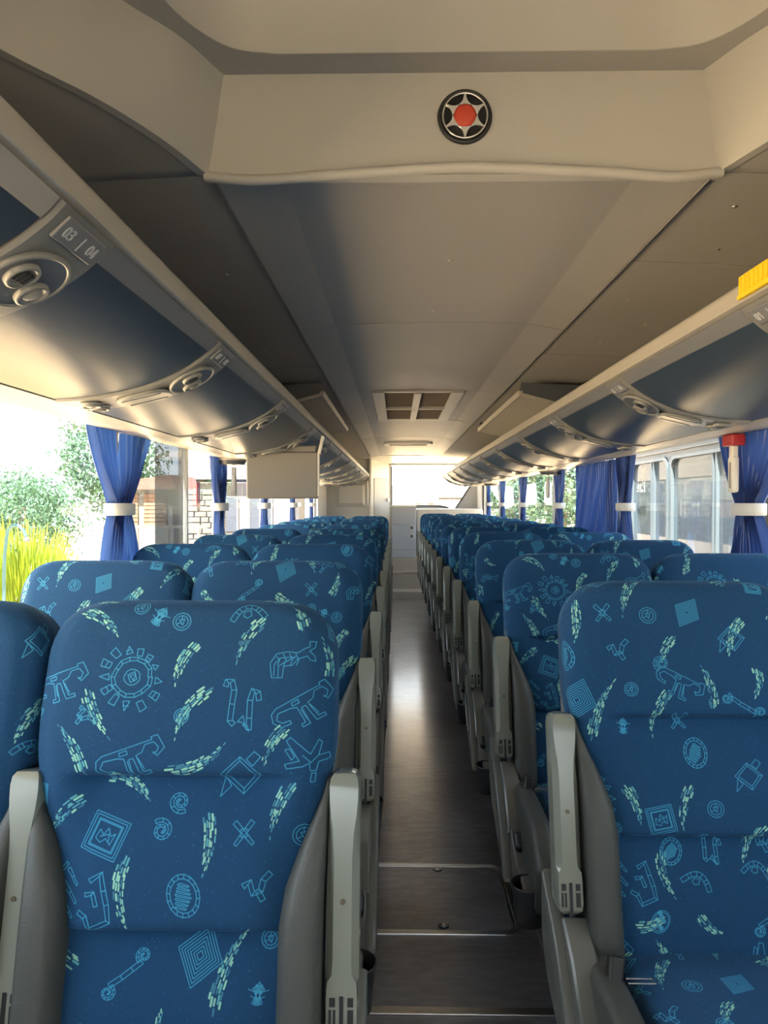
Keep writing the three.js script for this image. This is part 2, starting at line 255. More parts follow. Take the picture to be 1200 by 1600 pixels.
// ---------------------------------------------------------------- materials
const std = (r, g, b, rough = 0.5, extra = {}) => new THREE.MeshPhysicalMaterial({ color: new THREE.Color().setRGB(r, g, b), roughness: rough, ...extra });
const gr = (m, sc = 0.0004, rep = 8) => { const t = grainTex.clone(); t.repeat.set(rep, rep); t.needsUpdate = true; m.bumpMap = t; m.bumpScale = sc; return m; };
const M = {
  ceiling: gr(std(0.325, 0.32, 0.31, 0.42), 0.0003, 6),
  well: gr(std(0.42, 0.42, 0.40, 0.36), 0.0002, 6),
  backing: std(0.03, 0.03, 0.03, 0.9),
  rail: gr(std(0.385, 0.37, 0.34, 0.34), 0.0002, 8),
  strip: std(0.17, 0.18, 0.205, 0.36),
  door: gr(std(0.036, 0.054, 0.082, 0.34), 0.0001, 10),
  panel: std(0.19, 0.197, 0.20, 0.3),
  panelDark: std(0.075, 0.088, 0.11, 0.3),
  nozzle: std(0.015, 0.016, 0.018, 0.4),
  chromeish: std(0.62, 0.62, 0.62, 0.22, { metalness: 0.9 }),
  lens: std(0.24, 0.24, 0.235, 0.2),
  wall: std(0.62, 0.61, 0.58, 0.5),
  wallGrey: std(0.45, 0.48, 0.52, 0.55),
  cabin: std(0.62, 0.61, 0.56, 0.35),
  frame: std(0.55, 0.55, 0.54, 0.4),
  rubber: std(0.02, 0.02, 0.02, 0.6),
  floor: new THREE.MeshPhysicalMaterial({ map: floorColor, roughness: 0.34, bumpMap: streakTex, bumpScale: 0.00012, specularIntensity: 1.0, clearcoat: 1.0, clearcoatRoughness: 0.16, ior: 1.8 }),
  platform: std(0.05, 0.05, 0.05, 0.7),
  steps: std(0.42, 0.39, 0.34, 0.4),
  alu: std(0.72, 0.70, 0.68, 0.28, { metalness: 1 }),
  vinyl: gr(std(0.068, 0.071, 0.064, 0.5), 0.0005, 14),
  shell: std(0.16, 0.17, 0.17, 0.5),
  arm: std(0.25, 0.265, 0.22, 0.2, { clearcoat: 0.4, clearcoatRoughness: 0.15 }),
  console: std(0.145, 0.15, 0.138, 0.25),
  inner: std(0.10, 0.095, 0.085, 0.4),
  cup: std(0.035, 0.036, 0.04, 0.4),
  black: std(0.012, 0.012, 0.013, 0.45),
  steel: std(0.75, 0.75, 0.75, 0.2, { metalness: 1 }),
  brass: std(0.12, 0.10, 0.06, 0.4, { metalness: 0.5 }),
  red: std(0.52, 0.06, 0.03, 0.4),
  redDark: std(0.35, 0.015, 0.02, 0.35),
  yellow: std(0.85, 0.56, 0.01, 0.5),
  white: std(0.75, 0.74, 0.68, 0.4),
  tie: std(0.66, 0.66, 0.64, 0.5),
  screen: std(0.21, 0.205, 0.19, 0.4),
  filter: gr(std(0.22, 0.185, 0.155, 0.8), 0.002, 20),
  glass: new THREE.MeshPhysicalMaterial({ color: new THREE.Color().setRGB(0.82, 0.885, 0.885), roughness: 0.02, transmission: 1, thickness: 0, ior: 1.5, specularIntensity: 0.6 }),
  tinted: new THREE.MeshPhysicalMaterial({ color: new THREE.Color().setRGB(0.22, 0.24, 0.26), roughness: 0.12, transmission: 0.55, thickness: 0, ior: 1.5 }),
  curtain: new THREE.MeshPhysicalMaterial({ color: new THREE.Color().setRGB(0.032, 0.095, 0.33), roughness: 0.95, transmission: 0.5, thickness: 0, side: THREE.DoubleSide, sheen: 0.3, sheenColor: new THREE.Color(0.3, 0.4, 0.8) }),
};
const fabrics = [[0, 0], [0.42, -0.30], [0.2, 0.37], [0.71, 0.13]].map(([ox, oy]) => {
  const t = fabricTex.clone(); t.offset.set(ox, oy); t.needsUpdate = true;
  const g = grainTex.clone(); g.repeat.set(30, 44); g.needsUpdate = true;
  return new THREE.MeshPhysicalMaterial({ map: t, roughness: 0.9, bumpMap: g, bumpScale: 0.0008, sheen: 0.9, sheenRoughness: 0.3, sheenColor: new THREE.Color(0.2, 0.5, 0.9) });
});

// ---------------------------------------------------------------- coach shell
const HW = 1.19, D0 = -2.4, D1 = 12.4, ROOF = 2.56;
const floor = structure('floor', 'grey worn vinyl aisle floor of the coach', 'floor');
{
  const hatch = rectPts(-0.235, 0.285, 2.38, 2.84);
  const g = slab(rectPts(-0.34, 0.34, D0, 10.64), -0.06, 0);
  const uv = g.attributes.uv, p = g.attributes.position; for (let i = 0; i < p.count; i++) uv.setXY(i, p.getX(i) / 0.7, p.getZ(i) / 0.7);
  part('aisle_covering', g, M.floor, floor);
  for (const s of [-1, 1]) part('seat_platform', side(box2(0.325, HW, -0.06, 0.15, 0.55, 11.7), s), M.platform, floor);
  part('underfloor', box2(-HW - 0.05, HW + 0.05, -0.16, -0.06, D0 - 0.1, D1 + 0.1), M.backing, floor);
  for (const s of [-1, 1]) part('front_floor', side(box2(0.34, HW, -0.06, 0.0, D0, 0.55), s), M.floor, floor);
  // steps up to the rear
  part('step', rbox2(-0.325, 0.325, -0.02, 0.114, 10.64, 11.02, 0.01), M.steps, floor);
  part('step', rbox2(-0.325, 0.325, 0.0, 0.37, 11.0, 11.16, 0.01), M.steps, floor);
  part('step_nosing', rbox2(-0.325, 0.325, 0.345, 0.378, 10.985, 11.02, 0.006), M.alu, floor);
  part('step', rbox2(-0.325, 0.325, 0.0, 0.56, 11.14, 11.5, 0.01), M.steps, floor);
}
// side walls with window openings; pillars stand between the panes
const pillars = { '-1': [-0.33, 1.25, 2.90, 4.50, 6.05, 7.70, 9.38], '1': [-0.33, 1.25, 2.80, 4.46, 6.28, 8.03, 9.6, 11.05] };
const SILL = 0.95, WTOP = 1.70;
let windowNo = 0;
for (const s of [-1, 1]) {
  const name = s < 0 ? 'left' : 'right';
  const wall = structure('wall_' + name, `pale ${name} side wall of the coach around the windows`, 'wall');
  const last = s < 0 ? 9.9 : 11.62, pillarD = pillars[s];
  part('lower_wall', side(wallX(HW, 0.06, rectPts(D0, D1, -0.1, SILL)), s), M.wall, wall);
  part('upper_wall', side(wallX(HW, 0.06, rectPts(D0, D1, WTOP, ROOF)), s), M.wall, wall);
  part('rear_wall_section', side(wallX(HW, 0.06, rectPts(last, D1, SILL, WTOP)), s), s < 0 ? M.wall : M.wall, wall);
  part('front_wall_section', side(wallX(HW, 0.06, rectPts(D0, -0.33, SILL, WTOP)), s), M.wall, wall);
  for (let i = 0; i < pillarD.length; i++) {
    const d = pillarD[i]; if (d > last - 0.05) continue;
    part('pillar', side(rbox2(HW + 0.004, HW + 0.056, SILL - 0.01, WTOP + 0.01, d - 0.04, d + 0.04, 0.01), s), M.frame, wall);
  }
  const edges = [...pillarD.filter(d => d < last - 0.05), last];
  for (let i = 0; i + 1 < edges.length; i++) {
    const a = edges[i] + 0.04, b = edges[i + 1] - (i + 2 < edges.length ? 0.04 : 0); if (b - a < 0.15) continue;
    const win = structure('window_' + (++windowNo), `side window pane on the ${name}, ${ORD[i]} from the front`, 'window');
    const xm = s * (HW + 0.035);
    const pane = new THREE.PlaneGeometry(b - a, WTOP - SILL); pane.rotateY(Math.PI / 2); pane.translate(xm, (SILL + WTOP) / 2, -(a + b) / 2);
    part('pane', pane, M.glass, win);
    part('gasket', side(wallX(HW + 0.02, 0.03, rectPts(a, b, SILL, WTOP), [rectPts(a + 0.012, b - 0.012, SILL + 0.015, WTOP - 0.01)]), s), M.rubber, win);
    if (s < 0 && Math.abs(edges[i] - 2.90) < 0.01) {
      const tp = new THREE.PlaneGeometry(0.46, WTOP - SILL - 0.03); tp.rotateY(Math.PI / 2); tp.translate(-HW - 0.022, (SILL + WTOP) / 2, -3.52);
      const t = part('sliding_pane', tp, M.tinted, win); t.userData.label = 'dusty dark tinted sliding pane';
      part('sliding_bar', rbox2(-HW - 0.03, -HW - 0.008, SILL, WTOP, 3.75, 3.775, 0.004), M.white, win);
    }
  }
}
// rear wall with the back window
{
  const wall = structure('wall_rear', 'pale rear wall around the back window', 'wall');
  const win = [[-0.215, 1.345], [0.56, 1.345], [0.70, 1.32], [0.80, 1.24], [1.10, 1.70], [1.10, 2.0], [-0.215, 2.0]];
  const s = new THREE.Shape(rectPts(-HW, HW, -0.1, ROOF).map(p => new THREE.Vector2(...p))); s.holes.push(new THREE.Path(win.map(p => new THREE.Vector2(...p))));
  const g = new THREE.ExtrudeGeometry(s, { depth: 0.08, bevelEnabled: false }); g.translate(0, 0, -12.3); part('rear_panel', g, M.wallGrey, wall);
  const w = structure('window_' + (++windowNo), 'bright back window at the end of the aisle', 'window');
  const pg = new THREE.ShapeGeometry(new THREE.Shape(win.map(p => new THREE.Vector2(...p)))); pg.translate(0, 0, -12.27); part('pane', pg, M.glass, w);
  part('gasket', tube([...win, win[0]].map(p => V3(p[0], p[1], -12.215)).flatMap((p, i, a) => i + 1 < a.length ? [p, p.clone().lerp(a[i + 1], 0.06), p.clone().lerp(a[i + 1], 0.94)] : [p]), 0.011, 120, 6), M.rubber, w);
  part('parcel_shelf', rbox2(0.17, HW, 0.9, 1.30, 11.35, 12.2, 0.03), M.cabin, wall);
  part('rear_header', prism([[-HW, 2.0], [HW, 2.0], [HW, 2.2], [-HW, 2.2]], 11.9, 12.25), M.cabin, wall);
}
// front wall with the windscreen behind the camera
{
  const wall = structure('wall_front', 'front wall around the windscreen', 'wall');
  const s = new THREE.Shape(rectPts(-HW, HW, -0.1, ROOF).map(p => new THREE.Vector2(...p))); s.holes.push(new THREE.Path(roundRectPts(-1.05, 1.05, 1.0, 1.65, 0.1).map(p => new THREE.Vector2(...p))));
  const g = new THREE.ExtrudeGeometry(s, { depth: 0.08, bevelEnabled: false }); g.translate(0, 0, -D0); part('front_panel', g, M.wallGrey, wall);
  const w = structure('window_' + (++windowNo), 'large windscreen at the front of the coach', 'window');
  const pg = new THREE.ShapeGeometry(new THREE.Shape(roundRectPts(-1.05, 1.05, 1.0, 1.65, 0.1).map(p => new THREE.Vector2(...p)))); pg.translate(0, 0, -D0 + 0.04); part('pane', pg, M.glass, w);
}
// ---------------------------------------------------------------- ceiling
const ceiling = structure('ceiling', 'ceiling of grey panels above the aisle', 'ceiling');
part('roof_skin', box2(-HW - 0.06, HW + 0.06, ROOF, ROOF + 0.06, D0 - 0.1, D1), M.backing, ceiling);
const ceilY = x => { const a = Math.abs(x); return a < 0.365 ? 2.084 - 0.008 * (a / 0.365) ** 2 : 2.076 - 0.024 * (a - 0.365) / 0.135; };
function ceilPanel(x0, x1, d0, d1, wave = 0) {
  const xs = [...new Set([x0, -0.365, -0.36, -0.18, 0, 0.18, 0.36, 0.365, x1].filter(x => x >= x0 && x <= x1))].sort((a, b) => a - b);
  const rings = [[d0, 1], [d0 + 0.02, 0.3], [lerp(d0, d1, 0.5), 0], [d1 - 0.02, 0.3], [d1, 1]].map(([d, k]) => [...xs.map(x => V3(x, ceilY(x) - wave * k * Math.sin(x * 7 + d), -d)), ...xs.slice().reverse().map(x => V3(x, ceilY(x) + 0.012, -d))]);
  return loft(rings, { crease: 0.12, flat: true, uv: p => [p.x, p.z] });
}
const cuts = [1.5, 2.82, 4.50];
for (let i = 0; i + 1 < cuts.length; i++) part('ceiling_panel', ceilPanel(-0.497, 0.497, cuts[i] + 0.005, cuts[i + 1] - 0.005, 0.0016), M.ceiling, ceiling);
for (const s of [-1, 1]) part('ceiling_panel', side(ceilPanel(0.288, 0.497, 4.505, 6.11), s), M.ceiling, ceiling);
part('ceiling_panel', ceilPanel(-0.497, 0.497, 6.115, 7.72, 0.002), M.ceiling, ceiling);
part('ceiling_panel', ceilPanel(-0.497, 0.497, 7.732, 10.7, 0.002), M.ceiling, ceiling);
part('panel_backing', box2(-0.52, 0.52, 2.10, 2.13, 1.5, 12.2), M.backing, ceiling);
part('rear_cove', (() => { const rings = [10.7, 11.1, 11.5, 11.9, 12.2].map((d, i) => { const y = 2.066 - 0.075 * (i / 4) ** 1.6; return [V3(-1.15, y, -d), V3(0, y + 0.01 * (1 - i / 4), -d), V3(1.15, y, -d), V3(1.15, y + 0.05, -d), V3(-1.15, y + 0.05, -d)]; }); return loft(rings, { crease: 0.5 }); })(), M.cabin, ceiling);
// side panels above the racks
for (const s of [-1, 1]) {
  const dcuts = s > 0 ? [1.5, 2.045, 3.3, 6.3, 8.2, 10.7] : [1.5, 3.6, 6.3, 8.2, 10.7];
  for (let i = 0; i + 1 < dcuts.length; i++) {
    const a = dcuts[i] + 0.003, b = dcuts[i + 1] - 0.003;
    const rings = [a, lerp(a, b, 0.25), lerp(a, b, 0.5), lerp(a, b, 0.75), b].map((d, k) => [[0.5, 2.050], [0.505, 2.062], [0.75, 2.052], [1.18, 2.02], [1.18, 2.04], [0.75, 2.07], [0.515, 2.08], [0.5, 2.08]].map(([x, y], j) => V3(x, y + (j === 2 ? 0.002 * Math.sin(d * 5) : 0), -d)));
    part('side_ceiling_panel', side(loft(rings, { crease: 0.4, flat: true, uv: p => [p.x, p.z] }), s), M.ceiling, ceiling);
    for (const [x, f] of [[0.62, 0.3], [0.78, 0.55], [0.7, 0.8]]) {
      const sc = new THREE.SphereGeometry(0.006, 8, 6); sc.scale(1, 0.5, 1); sc.translate(x, 2.0565 - 0.03 * (x - 0.62), -lerp(a, b, f)); part('screw', side(sc, s), M.alu, ceiling);
    }
  }
}
for (const [x, d] of [[-0.02, 1.56], [0.02, 2.1], [0.0, 2.65], [0.05, 3.3]]) { const sc = new THREE.SphereGeometry(0.006, 8, 6); sc.scale(1, 0.5, 1); sc.translate(x, ceilY(x) - 0.001, -d); part('screw', sc, M.alu, ceiling); }
// raised well in the ceiling right above the camera
{
  const bot = [[0.508, 1.486], [0.55, 1.34], [0.61, 1.2], [0.70, 1.05], [0.80, 0.8], [0.86, 0.5], [0.88, 0.1], [0.88, -0.9]];
  const top = [[0.477, 1.486], [0.53, 1.36], [0.60, 1.26], [0.67, 1.1], [0.74, 0.85], [0.79, 0.5], [0.81, 0.1], [0.81, -0.9]];
  const inn = [[0.36, 1.42], [0.44, 1.40], [0.50, 1.33], [0.545, 1.2], [0.585, 1.0], [0.62, 0.7], [0.64, 0.3], [0.64, -0.75]];
  const Y0 = 2.054, Y1 = 2.256, Y2 = 2.52;
  const smooth = (a, y) => new THREE.CatmullRomCurve3(a.map(([x, d]) => V3(x, y, -d))).getPoints(40);
  for (const s of [-1, 1]) {
    const yS = x => x < 0.75 ? 2.062 - 0.010 * (x - 0.505) / 0.245 : 2.052 - 0.032 * (x - 0.75) / 0.43;
    const A = smooth(bot, Y0), B = smooth(top, Y1); A.forEach(q => { q.y = yS(q.x) - 0.006; });
    const rings = A.map((p, i) => { const q = B[i], r = []; for (let k = 0; k <= 8; k++) { const t = k / 8, b = 0.014 * Math.sin(t * Math.PI); r.push(V3(lerp(p.x, q.x, t) - b * 0, lerp(p.y, q.y, t) - 0, lerp(p.z, q.z, t))); } for (let k = 8; k >= 0; k--) { const t = k / 8; r.push(V3(lerp(p.x, q.x, t) + 0.02, lerp(p.y, q.y, t) + 0.0, lerp(p.z, q.z, t))); } return r; });
    part('well_side', side(loft(rings, { crease: 0.6 }), s), M.well, ceiling);
    // dark side ceiling beside the well, out to the rack
    const fr = [V3(A[0].x, 0, -1.4985), ...A.slice(1)].map(q => { const xs = [0, 0.2, 0.4, 0.6, 0.8, 1].map(k => lerp(q.x + 0.008, 1.18, k)); return [...xs.map(x => V3(x, yS(x), q.z)), ...xs.slice().reverse().map(x => V3(x, yS(x) + 0.014, q.z))]; });
    part('side_ceiling_panel', side(flip(loft(fr.reverse(), { flat: true, uv: p => [p.x, p.z] })), s), M.ceiling, ceiling).geometry.computeVertexNormals();
  }
  // far wall of the well, gently bowed
  const rows = []; for (let k = 0; k <= 8; k++) { const t = k / 8, w = lerp(0.52, 0.489, t), y = lerp(Y0, Y1, t) , dz = 0; const r = []; for (let i = 0; i <= 16; i++) r.push(V3(-w + 2 * w * i / 16, y, -1.486 - dz)); for (let i = 16; i >= 0; i--) r.push(V3(-w + 2 * w * i / 16, y, -1.52 - dz)); rows.push(r); }
  part('well_end', loft(rows, { crease: 0.6 }), M.well, ceiling);
  part('well_lip', (() => { const c = new THREE.CatmullRomCurve3([V3(-0.515, 2.055, -1.487), V3(-0.42, 2.046, -1.486), V3(-0.28, 2.052, -1.482), V3(0, 2.064, -1.476), V3(0.28, 2.055, -1.482), V3(0.42, 2.047, -1.486), V3(0.515, 2.055, -1.487)]); const g = new THREE.TubeGeometry(c, 60, 0.011, 8); return g; })(), M.well, ceiling);
  // ledge with the inner opening
  const ring = [...top.map(p => [p[0] + 0.02, p[1]]), ...top.slice().reverse().map(p => [-p[0] - 0.02, p[1]])];
  ring[0][1] = ring[ring.length - 1][1] = 1.53;
  const I = smooth(inn, 0).map(p => [p.x, -p.z]);
  const hole = [...I, ...I.slice().reverse().map(p => [-p[0], p[1]])];
  part('well_ledge', slab(ring, Y1, Y1 + 0.012, [hole]), M.ceiling, ceiling);
  const lo = [...I.map(p => V3(p[0], Y1 + 0.002, -p[1])), ...I.slice().reverse().map(p => V3(-p[0], Y1 + 0.002, -p[1]))];
  const lv = [0, 0.1, 0.25, 0.5, 0.8, 1].map(t => lo.map(p => V3(p.x * (1 - 0.1 * t * t), Y1 + 0.002 + (Y2 - Y1) * t, p.z + (p.z < -0.4 ? 0.10 : -0.1) * t * t)));
  const g = loft(lv, { cap0: false, cap1: true }); part('well_dome', (M.wellDome = M.well.clone(), M.wellDome.side = THREE.DoubleSide, g), M.wellDome, ceiling);
}
// ---------------------------------------------------------------- loudspeaker on the well
{
  const t = thing('speaker', 'round black loudspeaker with chrome star spokes and red centre on ceiling panel', 'speaker', [0.005, 2.166, -1.482]);
  const R = 0.050;
  const bz = new THREE.TorusGeometry(R, 0.0045, 10, 48); part('bezel', bz, M.nozzle, t);
  const rim = new THREE.TorusGeometry(R - 0.006, 0.0022, 8, 48); rim.translate(0, 0, 0.005); part('rim', rim, M.chromeish, t);
  const gd = new THREE.CylinderGeometry(R, R, 0.012, 40); gd.rotateX(Math.PI / 2); gd.translate(0, 0, -0.004); part('grille', gd, gr(std(0.012, 0.012, 0.013, 0.6), 0.003, 3), t);
  for (let i = 0; i < 6; i++) {
    const sh = new THREE.Shape(); sh.moveTo(-0.014, 0.021); sh.quadraticCurveTo(-0.002, 0.026, -0.0014, 0.045); sh.lineTo(0.0014, 0.045); sh.quadraticCurveTo(0.002, 0.026, 0.014, 0.021); sh.closePath();
    const g = new THREE.ExtrudeGeometry(sh, { depth: 0.004, bevelEnabled: true, bevelSize: 0.0008, bevelThickness: 0.0008, bevelSegments: 1 }); g.rotateZ(i * Math.PI / 3); g.translate(0, 0, 0.002); part('spoke', g, M.chromeish, t);
  }
  const cap = new THREE.LatheGeometry([[0, 0.012], [0.016, 0.011], [0.022, 0.008], [0.0225, 0.0]].map(p => new THREE.Vector2(...p)), 32); cap.rotateX(Math.PI / 2); part('centre_cap', cap, M.red, t);
}
// ---------------------------------------------------------------- air return grille and roof hatch in the ceiling
{
  const t = thing('ceiling_grille', 'air return grille with four brown filter panels in the ceiling', 'ceiling vent', [0, 2.072, -5.31]);
  const fr = [];
  fr.push(box(0.075, 0.02, 1.56, -0.245, 0.006, 0), box(0.075, 0.02, 1.56, 0.245, 0.006, 0), box(0.57, 0.012, 0.05, 0, 0.010, 0.757), box(0.57, 0.012, 0.05, 0, 0.010, -0.757));
  part('frame', merge(fr), M.rail, t);
  part('crossbar', box(0.045, 0.022, 1.5, 0.0, 0.005, 0), M.rail, t); part('crossbar', box(0.44, 0.022, 0.04, 0, 0.005, 0.0), M.rail, t);
  for (const sx of [-1, 1]) for (const sz of [-1, 1]) {
    const f = part('filter_panel', box(0.186, 0.006, 0.71, sx * 0.115, 0.02, sz * 0.375), M.filter, t);
    const sl = []; for (let i = 0; i < 22; i++) sl.push(box(0.186, 0.008, 0.006, sx * 0.115, 0.014, sz * 0.375 - 0.34 + i * 0.0325)); part('slat_mesh', merge(sl), M.filter, f);
  }
  const h = thing('roof_hatch', 'cream framed roof hatch near the rear of the ceiling', 'hatch', [0, 2.068, -8.5]);
  part('hatch_frame', (() => { const s = new THREE.Shape(roundRectPts(-0.27, 0.27, -0.17, 0.17, 0.04).map(p => new THREE.Vector2(...p))); s.holes.push(new THREE.Path(roundRectPts(-0.225, 0.225, -0.13, 0.13, 0.03).map(p => new THREE.Vector2(...p)))); const g = new THREE.ExtrudeGeometry(s, { depth: 0.02, bevelEnabled: true, bevelSize: 0.006, bevelThickness: 0.006, bevelSegments: 2 }); g.rotateX(Math.PI / 2); g.translate(0, 0.016, 0); return g; })(), M.white, h);
  part('hatch_cover', box(0.47, 0.01, 0.28, 0, 0.012, 0), M.strip, h); part('hatch_label', box(0.18, 0.002, 0.03, 0, -0.004, -0.148), M.panelDark, h);
}

// ---------------------------------------------------------------- overhead racks
const prof = new THREE.CatmullRomCurve3([[0.556, 1.786], [0.574, 1.767], [0.612, 1.737], [0.66, 1.709], [0.72, 1.684], [0.80, 1.664], [0.874, 1.653], [0.95, 1.648]].map(([x, y]) => V3(x, y, 0)), false, 'centripetal').getSpacedPoints(48);
const PL = 48; let profLen = 0; for (let i = 0; i < PL; i++) profLen += prof[i].distanceTo(prof[i + 1]);
const pNorm = i => { const a = prof[Math.max(0, i - 1)], b = prof[Math.min(PL, i + 1)], t = b.clone().sub(a).normalize(); return V3(t.y, -t.x, 0); }; // towards the aisle / downwards
function rackStrip(i0, i1, d0, d1, off, thick, nz = 2, bev = 0.003) { // solid curved strip
  const idx = []; for (let i = i0; i <= i1; i++) idx.push(i);
  const zs = [[d0, 1], [d0 + bev, 0]]; for (let k = 1; k < nz; k++) zs.push([lerp(d0, d1, k / nz), 0]); zs.push([d1 - bev, 0], [d1, 1]);
  const rings = zs.map(([d, e]) => [...idx.map(i => { const n = pNorm(i); return V3(prof[i].x + n.x * (off - e * bev), prof[i].y + n.y * (off - e * bev), -d); }), ...idx.slice().reverse().map(i => { const n = pNorm(i); return V3(prof[i].x + n.x * (off - thick), prof[i].y + n.y * (off - thick), -d); })]);
  return loft(rings, { crease: 0.6, flat: true, uv: p => [p.z, p.x] });
}
const ribsR = Array.from({ length: 11 }, (_, k) => 1.405 + 0.955 * k).filter(d => d < 11.2), ribsL = [1.02, ...Array.from({ length: 10 }, (_, k) => 1.85 + 0.985 * k)];
const RACKEND = 11.2, RACK0 = 0.35;
function onProf(s, i, d, lift) { // frame on the rack face: x along the coach, y up the face, z outwards
  const n = pNorm(i), a = prof[Math.max(0, i - 1)], b = prof[Math.min(PL, i + 1)], ty = a.clone().sub(b).normalize(); const p = prof[i];
  const ez = V3(s * n.x, n.y, 0), ey = V3(s * ty.x, ty.y, 0), ex = ey.clone().cross(ez);
  return new THREE.Matrix4().makeBasis(ex, ey, ez).setPosition(s * (p.x + n.x * lift), p.y + n.y * lift, -d);
}
const font = await new FontLoader().loadAsync('fonts/droid/droid_sans_bold.typeface.json');
const serif = await new FontLoader().loadAsync('fonts/droid/droid_serif_bold.typeface.json');
const ribGeo = {}; // shared shapes of the service panels
for (const s of [-1, 1]) {
  const nm = s < 0 ? 'left' : 'right';
  const rack = thing('luggage_rack', `long beige luggage rack rail along the ${nm} side of the ceiling`, 'luggage rack');
  // rail with rounded nose
  const nose = []; for (let k = 0; k <= 8; k++) { const a = -0.5 + k / 8 * 2.6; nose.push([0.566 - 0.024 * Math.cos(a), 1.812 + 0.026 * Math.sin(a)]); }
  const railP = [[0.552, 1.790], [0.546, 1.792], ...nose.map(([x, y]) => [x, y]), [0.62, 1.85], [1.15, 1.86], [1.15, 1.845], [0.60, 1.83], [0.575, 1.79]];
  const rings = [RACK0, 0.6, 0.9, 1.2, 3, 6, 9, RACKEND - 0.06, RACKEND].map((d, i, a) => railP.map(([x, y]) => { const e = i === a.length - 1 ? 0.03 : 0; return V3(Math.max(x, 0.546 + e) + (d < 0.95 ? 0.0 : 0), y - e * 0.2, -d); }));
  part('rail', side(loft(rings, { crease: 0.5 }), s), M.rail, rack);
  part('underside_trim', side(prism([[0.957, 1.646], [1.02, 1.640], [1.12, 1.650], [1.185, 1.668], [1.185, 1.70], [0.957, 1.66]], RACK0, RACKEND), s), M.rail, rack);
  part('rack_body', side(prism([[0.62, 1.79], [0.66, 1.75], [0.76, 1.71], [0.95, 1.68], [1.18, 1.69], [1.18, 1.84], [0.64, 1.825]], RACK0 + 0.01, RACKEND - 0.05), s), M.backing, rack);
  part('end_cap', side(prism([[0.56, 1.83], [0.57, 1.775], [0.66, 1.715], [0.80, 1.67], [0.95, 1.652], [1.18, 1.66], [1.18, 1.85], [0.6, 1.85]], RACKEND - 0.03, RACKEND + 0.01), s), M.rail, rack);
  const ribs = s < 0 ? ribsL : ribsR, HB = 0.083;
  // bin doors between the service panels
  const edges = [RACK0 - HB, ...ribs, RACKEND + HB];
  for (let i = 0; i + 1 < edges.length; i++) {
    const a = edges[i] + HB + 0.003, b = edges[i + 1] - HB - 0.003; if (b - a < 0.1) continue;
    const bin = thing('luggage_bin', `dark navy overhead bin door on the ${nm} rack, ${ORD[i]} from the front`, 'overhead bin', [0, 0, 0], 'overhead bins with navy doors');
    const o = part('door', side(rackStrip(4, 48, a, b, 0.0, 0.014, 3), s), M.door, bin);
    part('handle_strip', side(rackStrip(0, 4, a, b, 0.002, 0.014, 2), s), s < 0 && i === 0 ? M.rail : M.strip, bin);
  }
  // service panels with reading lamps, nozzles and grille
  ribs.forEach((d, i) => {
    const sp = thing('service_panel', `grey service panel with air nozzles and reading lamps, ${ORD[i]} from the front on ${nm} rack`, 'service panel', [0, 0, -d], 'service panels between the bins');
    const key = s; ribGeo[key] ??= {
      housing: side(rackStrip(0, 48, -HB, HB, 0.006, 0.022, 2, 0.005), s),
      bezelA: (() => { const g = new THREE.TorusGeometry(0.06, 0.0045, 8, 32); g.scale(1.12, 0.95, 1.2); return g; })(),
      pod: (() => { const g = new THREE.CylinderGeometry(0.06, 0.064, 0.006, 32); g.rotateX(Math.PI / 2); g.scale(1.12, 0.95, 1); return g; })(),
      cup: new THREE.LatheGeometry([[0, -0.003], [0.012, -0.002], [0.017, 0.003], [0.021, 0.006], [0.025, 0.004], [0.026, -0.004]].map(p => new THREE.Vector2(...p)), 24).rotateX(Math.PI / 2),
      lens: new THREE.SphereGeometry(0.016, 16, 8).scale(1, 1, 0.4),
      slot: rbox(0.008, 0.022, 0.006, 0.002),
      grille: (() => { const sh = new THREE.Shape(roundRectPts(-0.05, 0.05, -0.065, 0.065, 0.049, 10).map(p => new THREE.Vector2(...p))); const g = new THREE.ExtrudeGeometry(sh, { depth: 0.004, bevelEnabled: true, bevelSize: 0.004, bevelThickness: 0.003, bevelSegments: 2 }); return g; })(),
      bar: rbox(0.006, 0.10, 0.005, 0.002),
      plate: rbox(0.12, 0.038, 0.006, 0.006),
    };
    const G = ribGeo[key];
    part('housing', G.housing, M.panel, sp);
    const put = (name, geo, mat, pi, lift, dx = 0, dy = 0, parent = sp) => { const m = part(name, geo, mat, parent); m.applyMatrix4(new THREE.Matrix4().multiplyMatrices(onProf(s, pi, 0, lift), new THREE.Matrix4().makeTranslation(dx, dy, 0))); return m; };
    const pl = put('number_plate', G.plate, M.strip, 3, 0.008, 0, 0.0);
    if (d < 4) { // seat numbers on the plates that can be read
      const tx = (str, x) => { const g = new TextGeometry(str, { font, size: 0.017, depth: 0.001 }); g.computeBoundingBox(); g.translate(x - (g.boundingBox.max.x) / 2, -0.0085, 0.0032); part('numeral', g, M.wallGrey, pl); };
      const base = s < 0 ? [['03', '04'], ['07', '08'], ['11', '12']] : [['01', '02'], ['05', '06'], ['09', '10']], nn = base[Math.min(i, 2)];
      tx(nn[0], -0.036); tx(nn[1], 0.036); tx('|', 0.0);
    }
    put('pod', G.pod, M.panelDark, 13, 0.009); put('pod_rim', G.bezelA, M.panel, 13, 0.009);
    for (const [dx, dy, k] of [[-0.027, 0.006, 0], [0.03, -0.012, 1]]) {
      const c = put(k ? 'lamp_ring' : 'air_nozzle', G.cup, M.panel, 13, 0.014, s * -dx, dy);
      if (k) part('lamp_lens', G.lens, M.lens, c); else for (const x of [-0.011, 0, 0.011]) { const q = part('nozzle_slot', G.slot, M.nozzle, c); q.position.set(x, 0, 0.003); }
    }
    const gr2 = put('grille_cover', G.grille, M.panel, 27, 0.007);
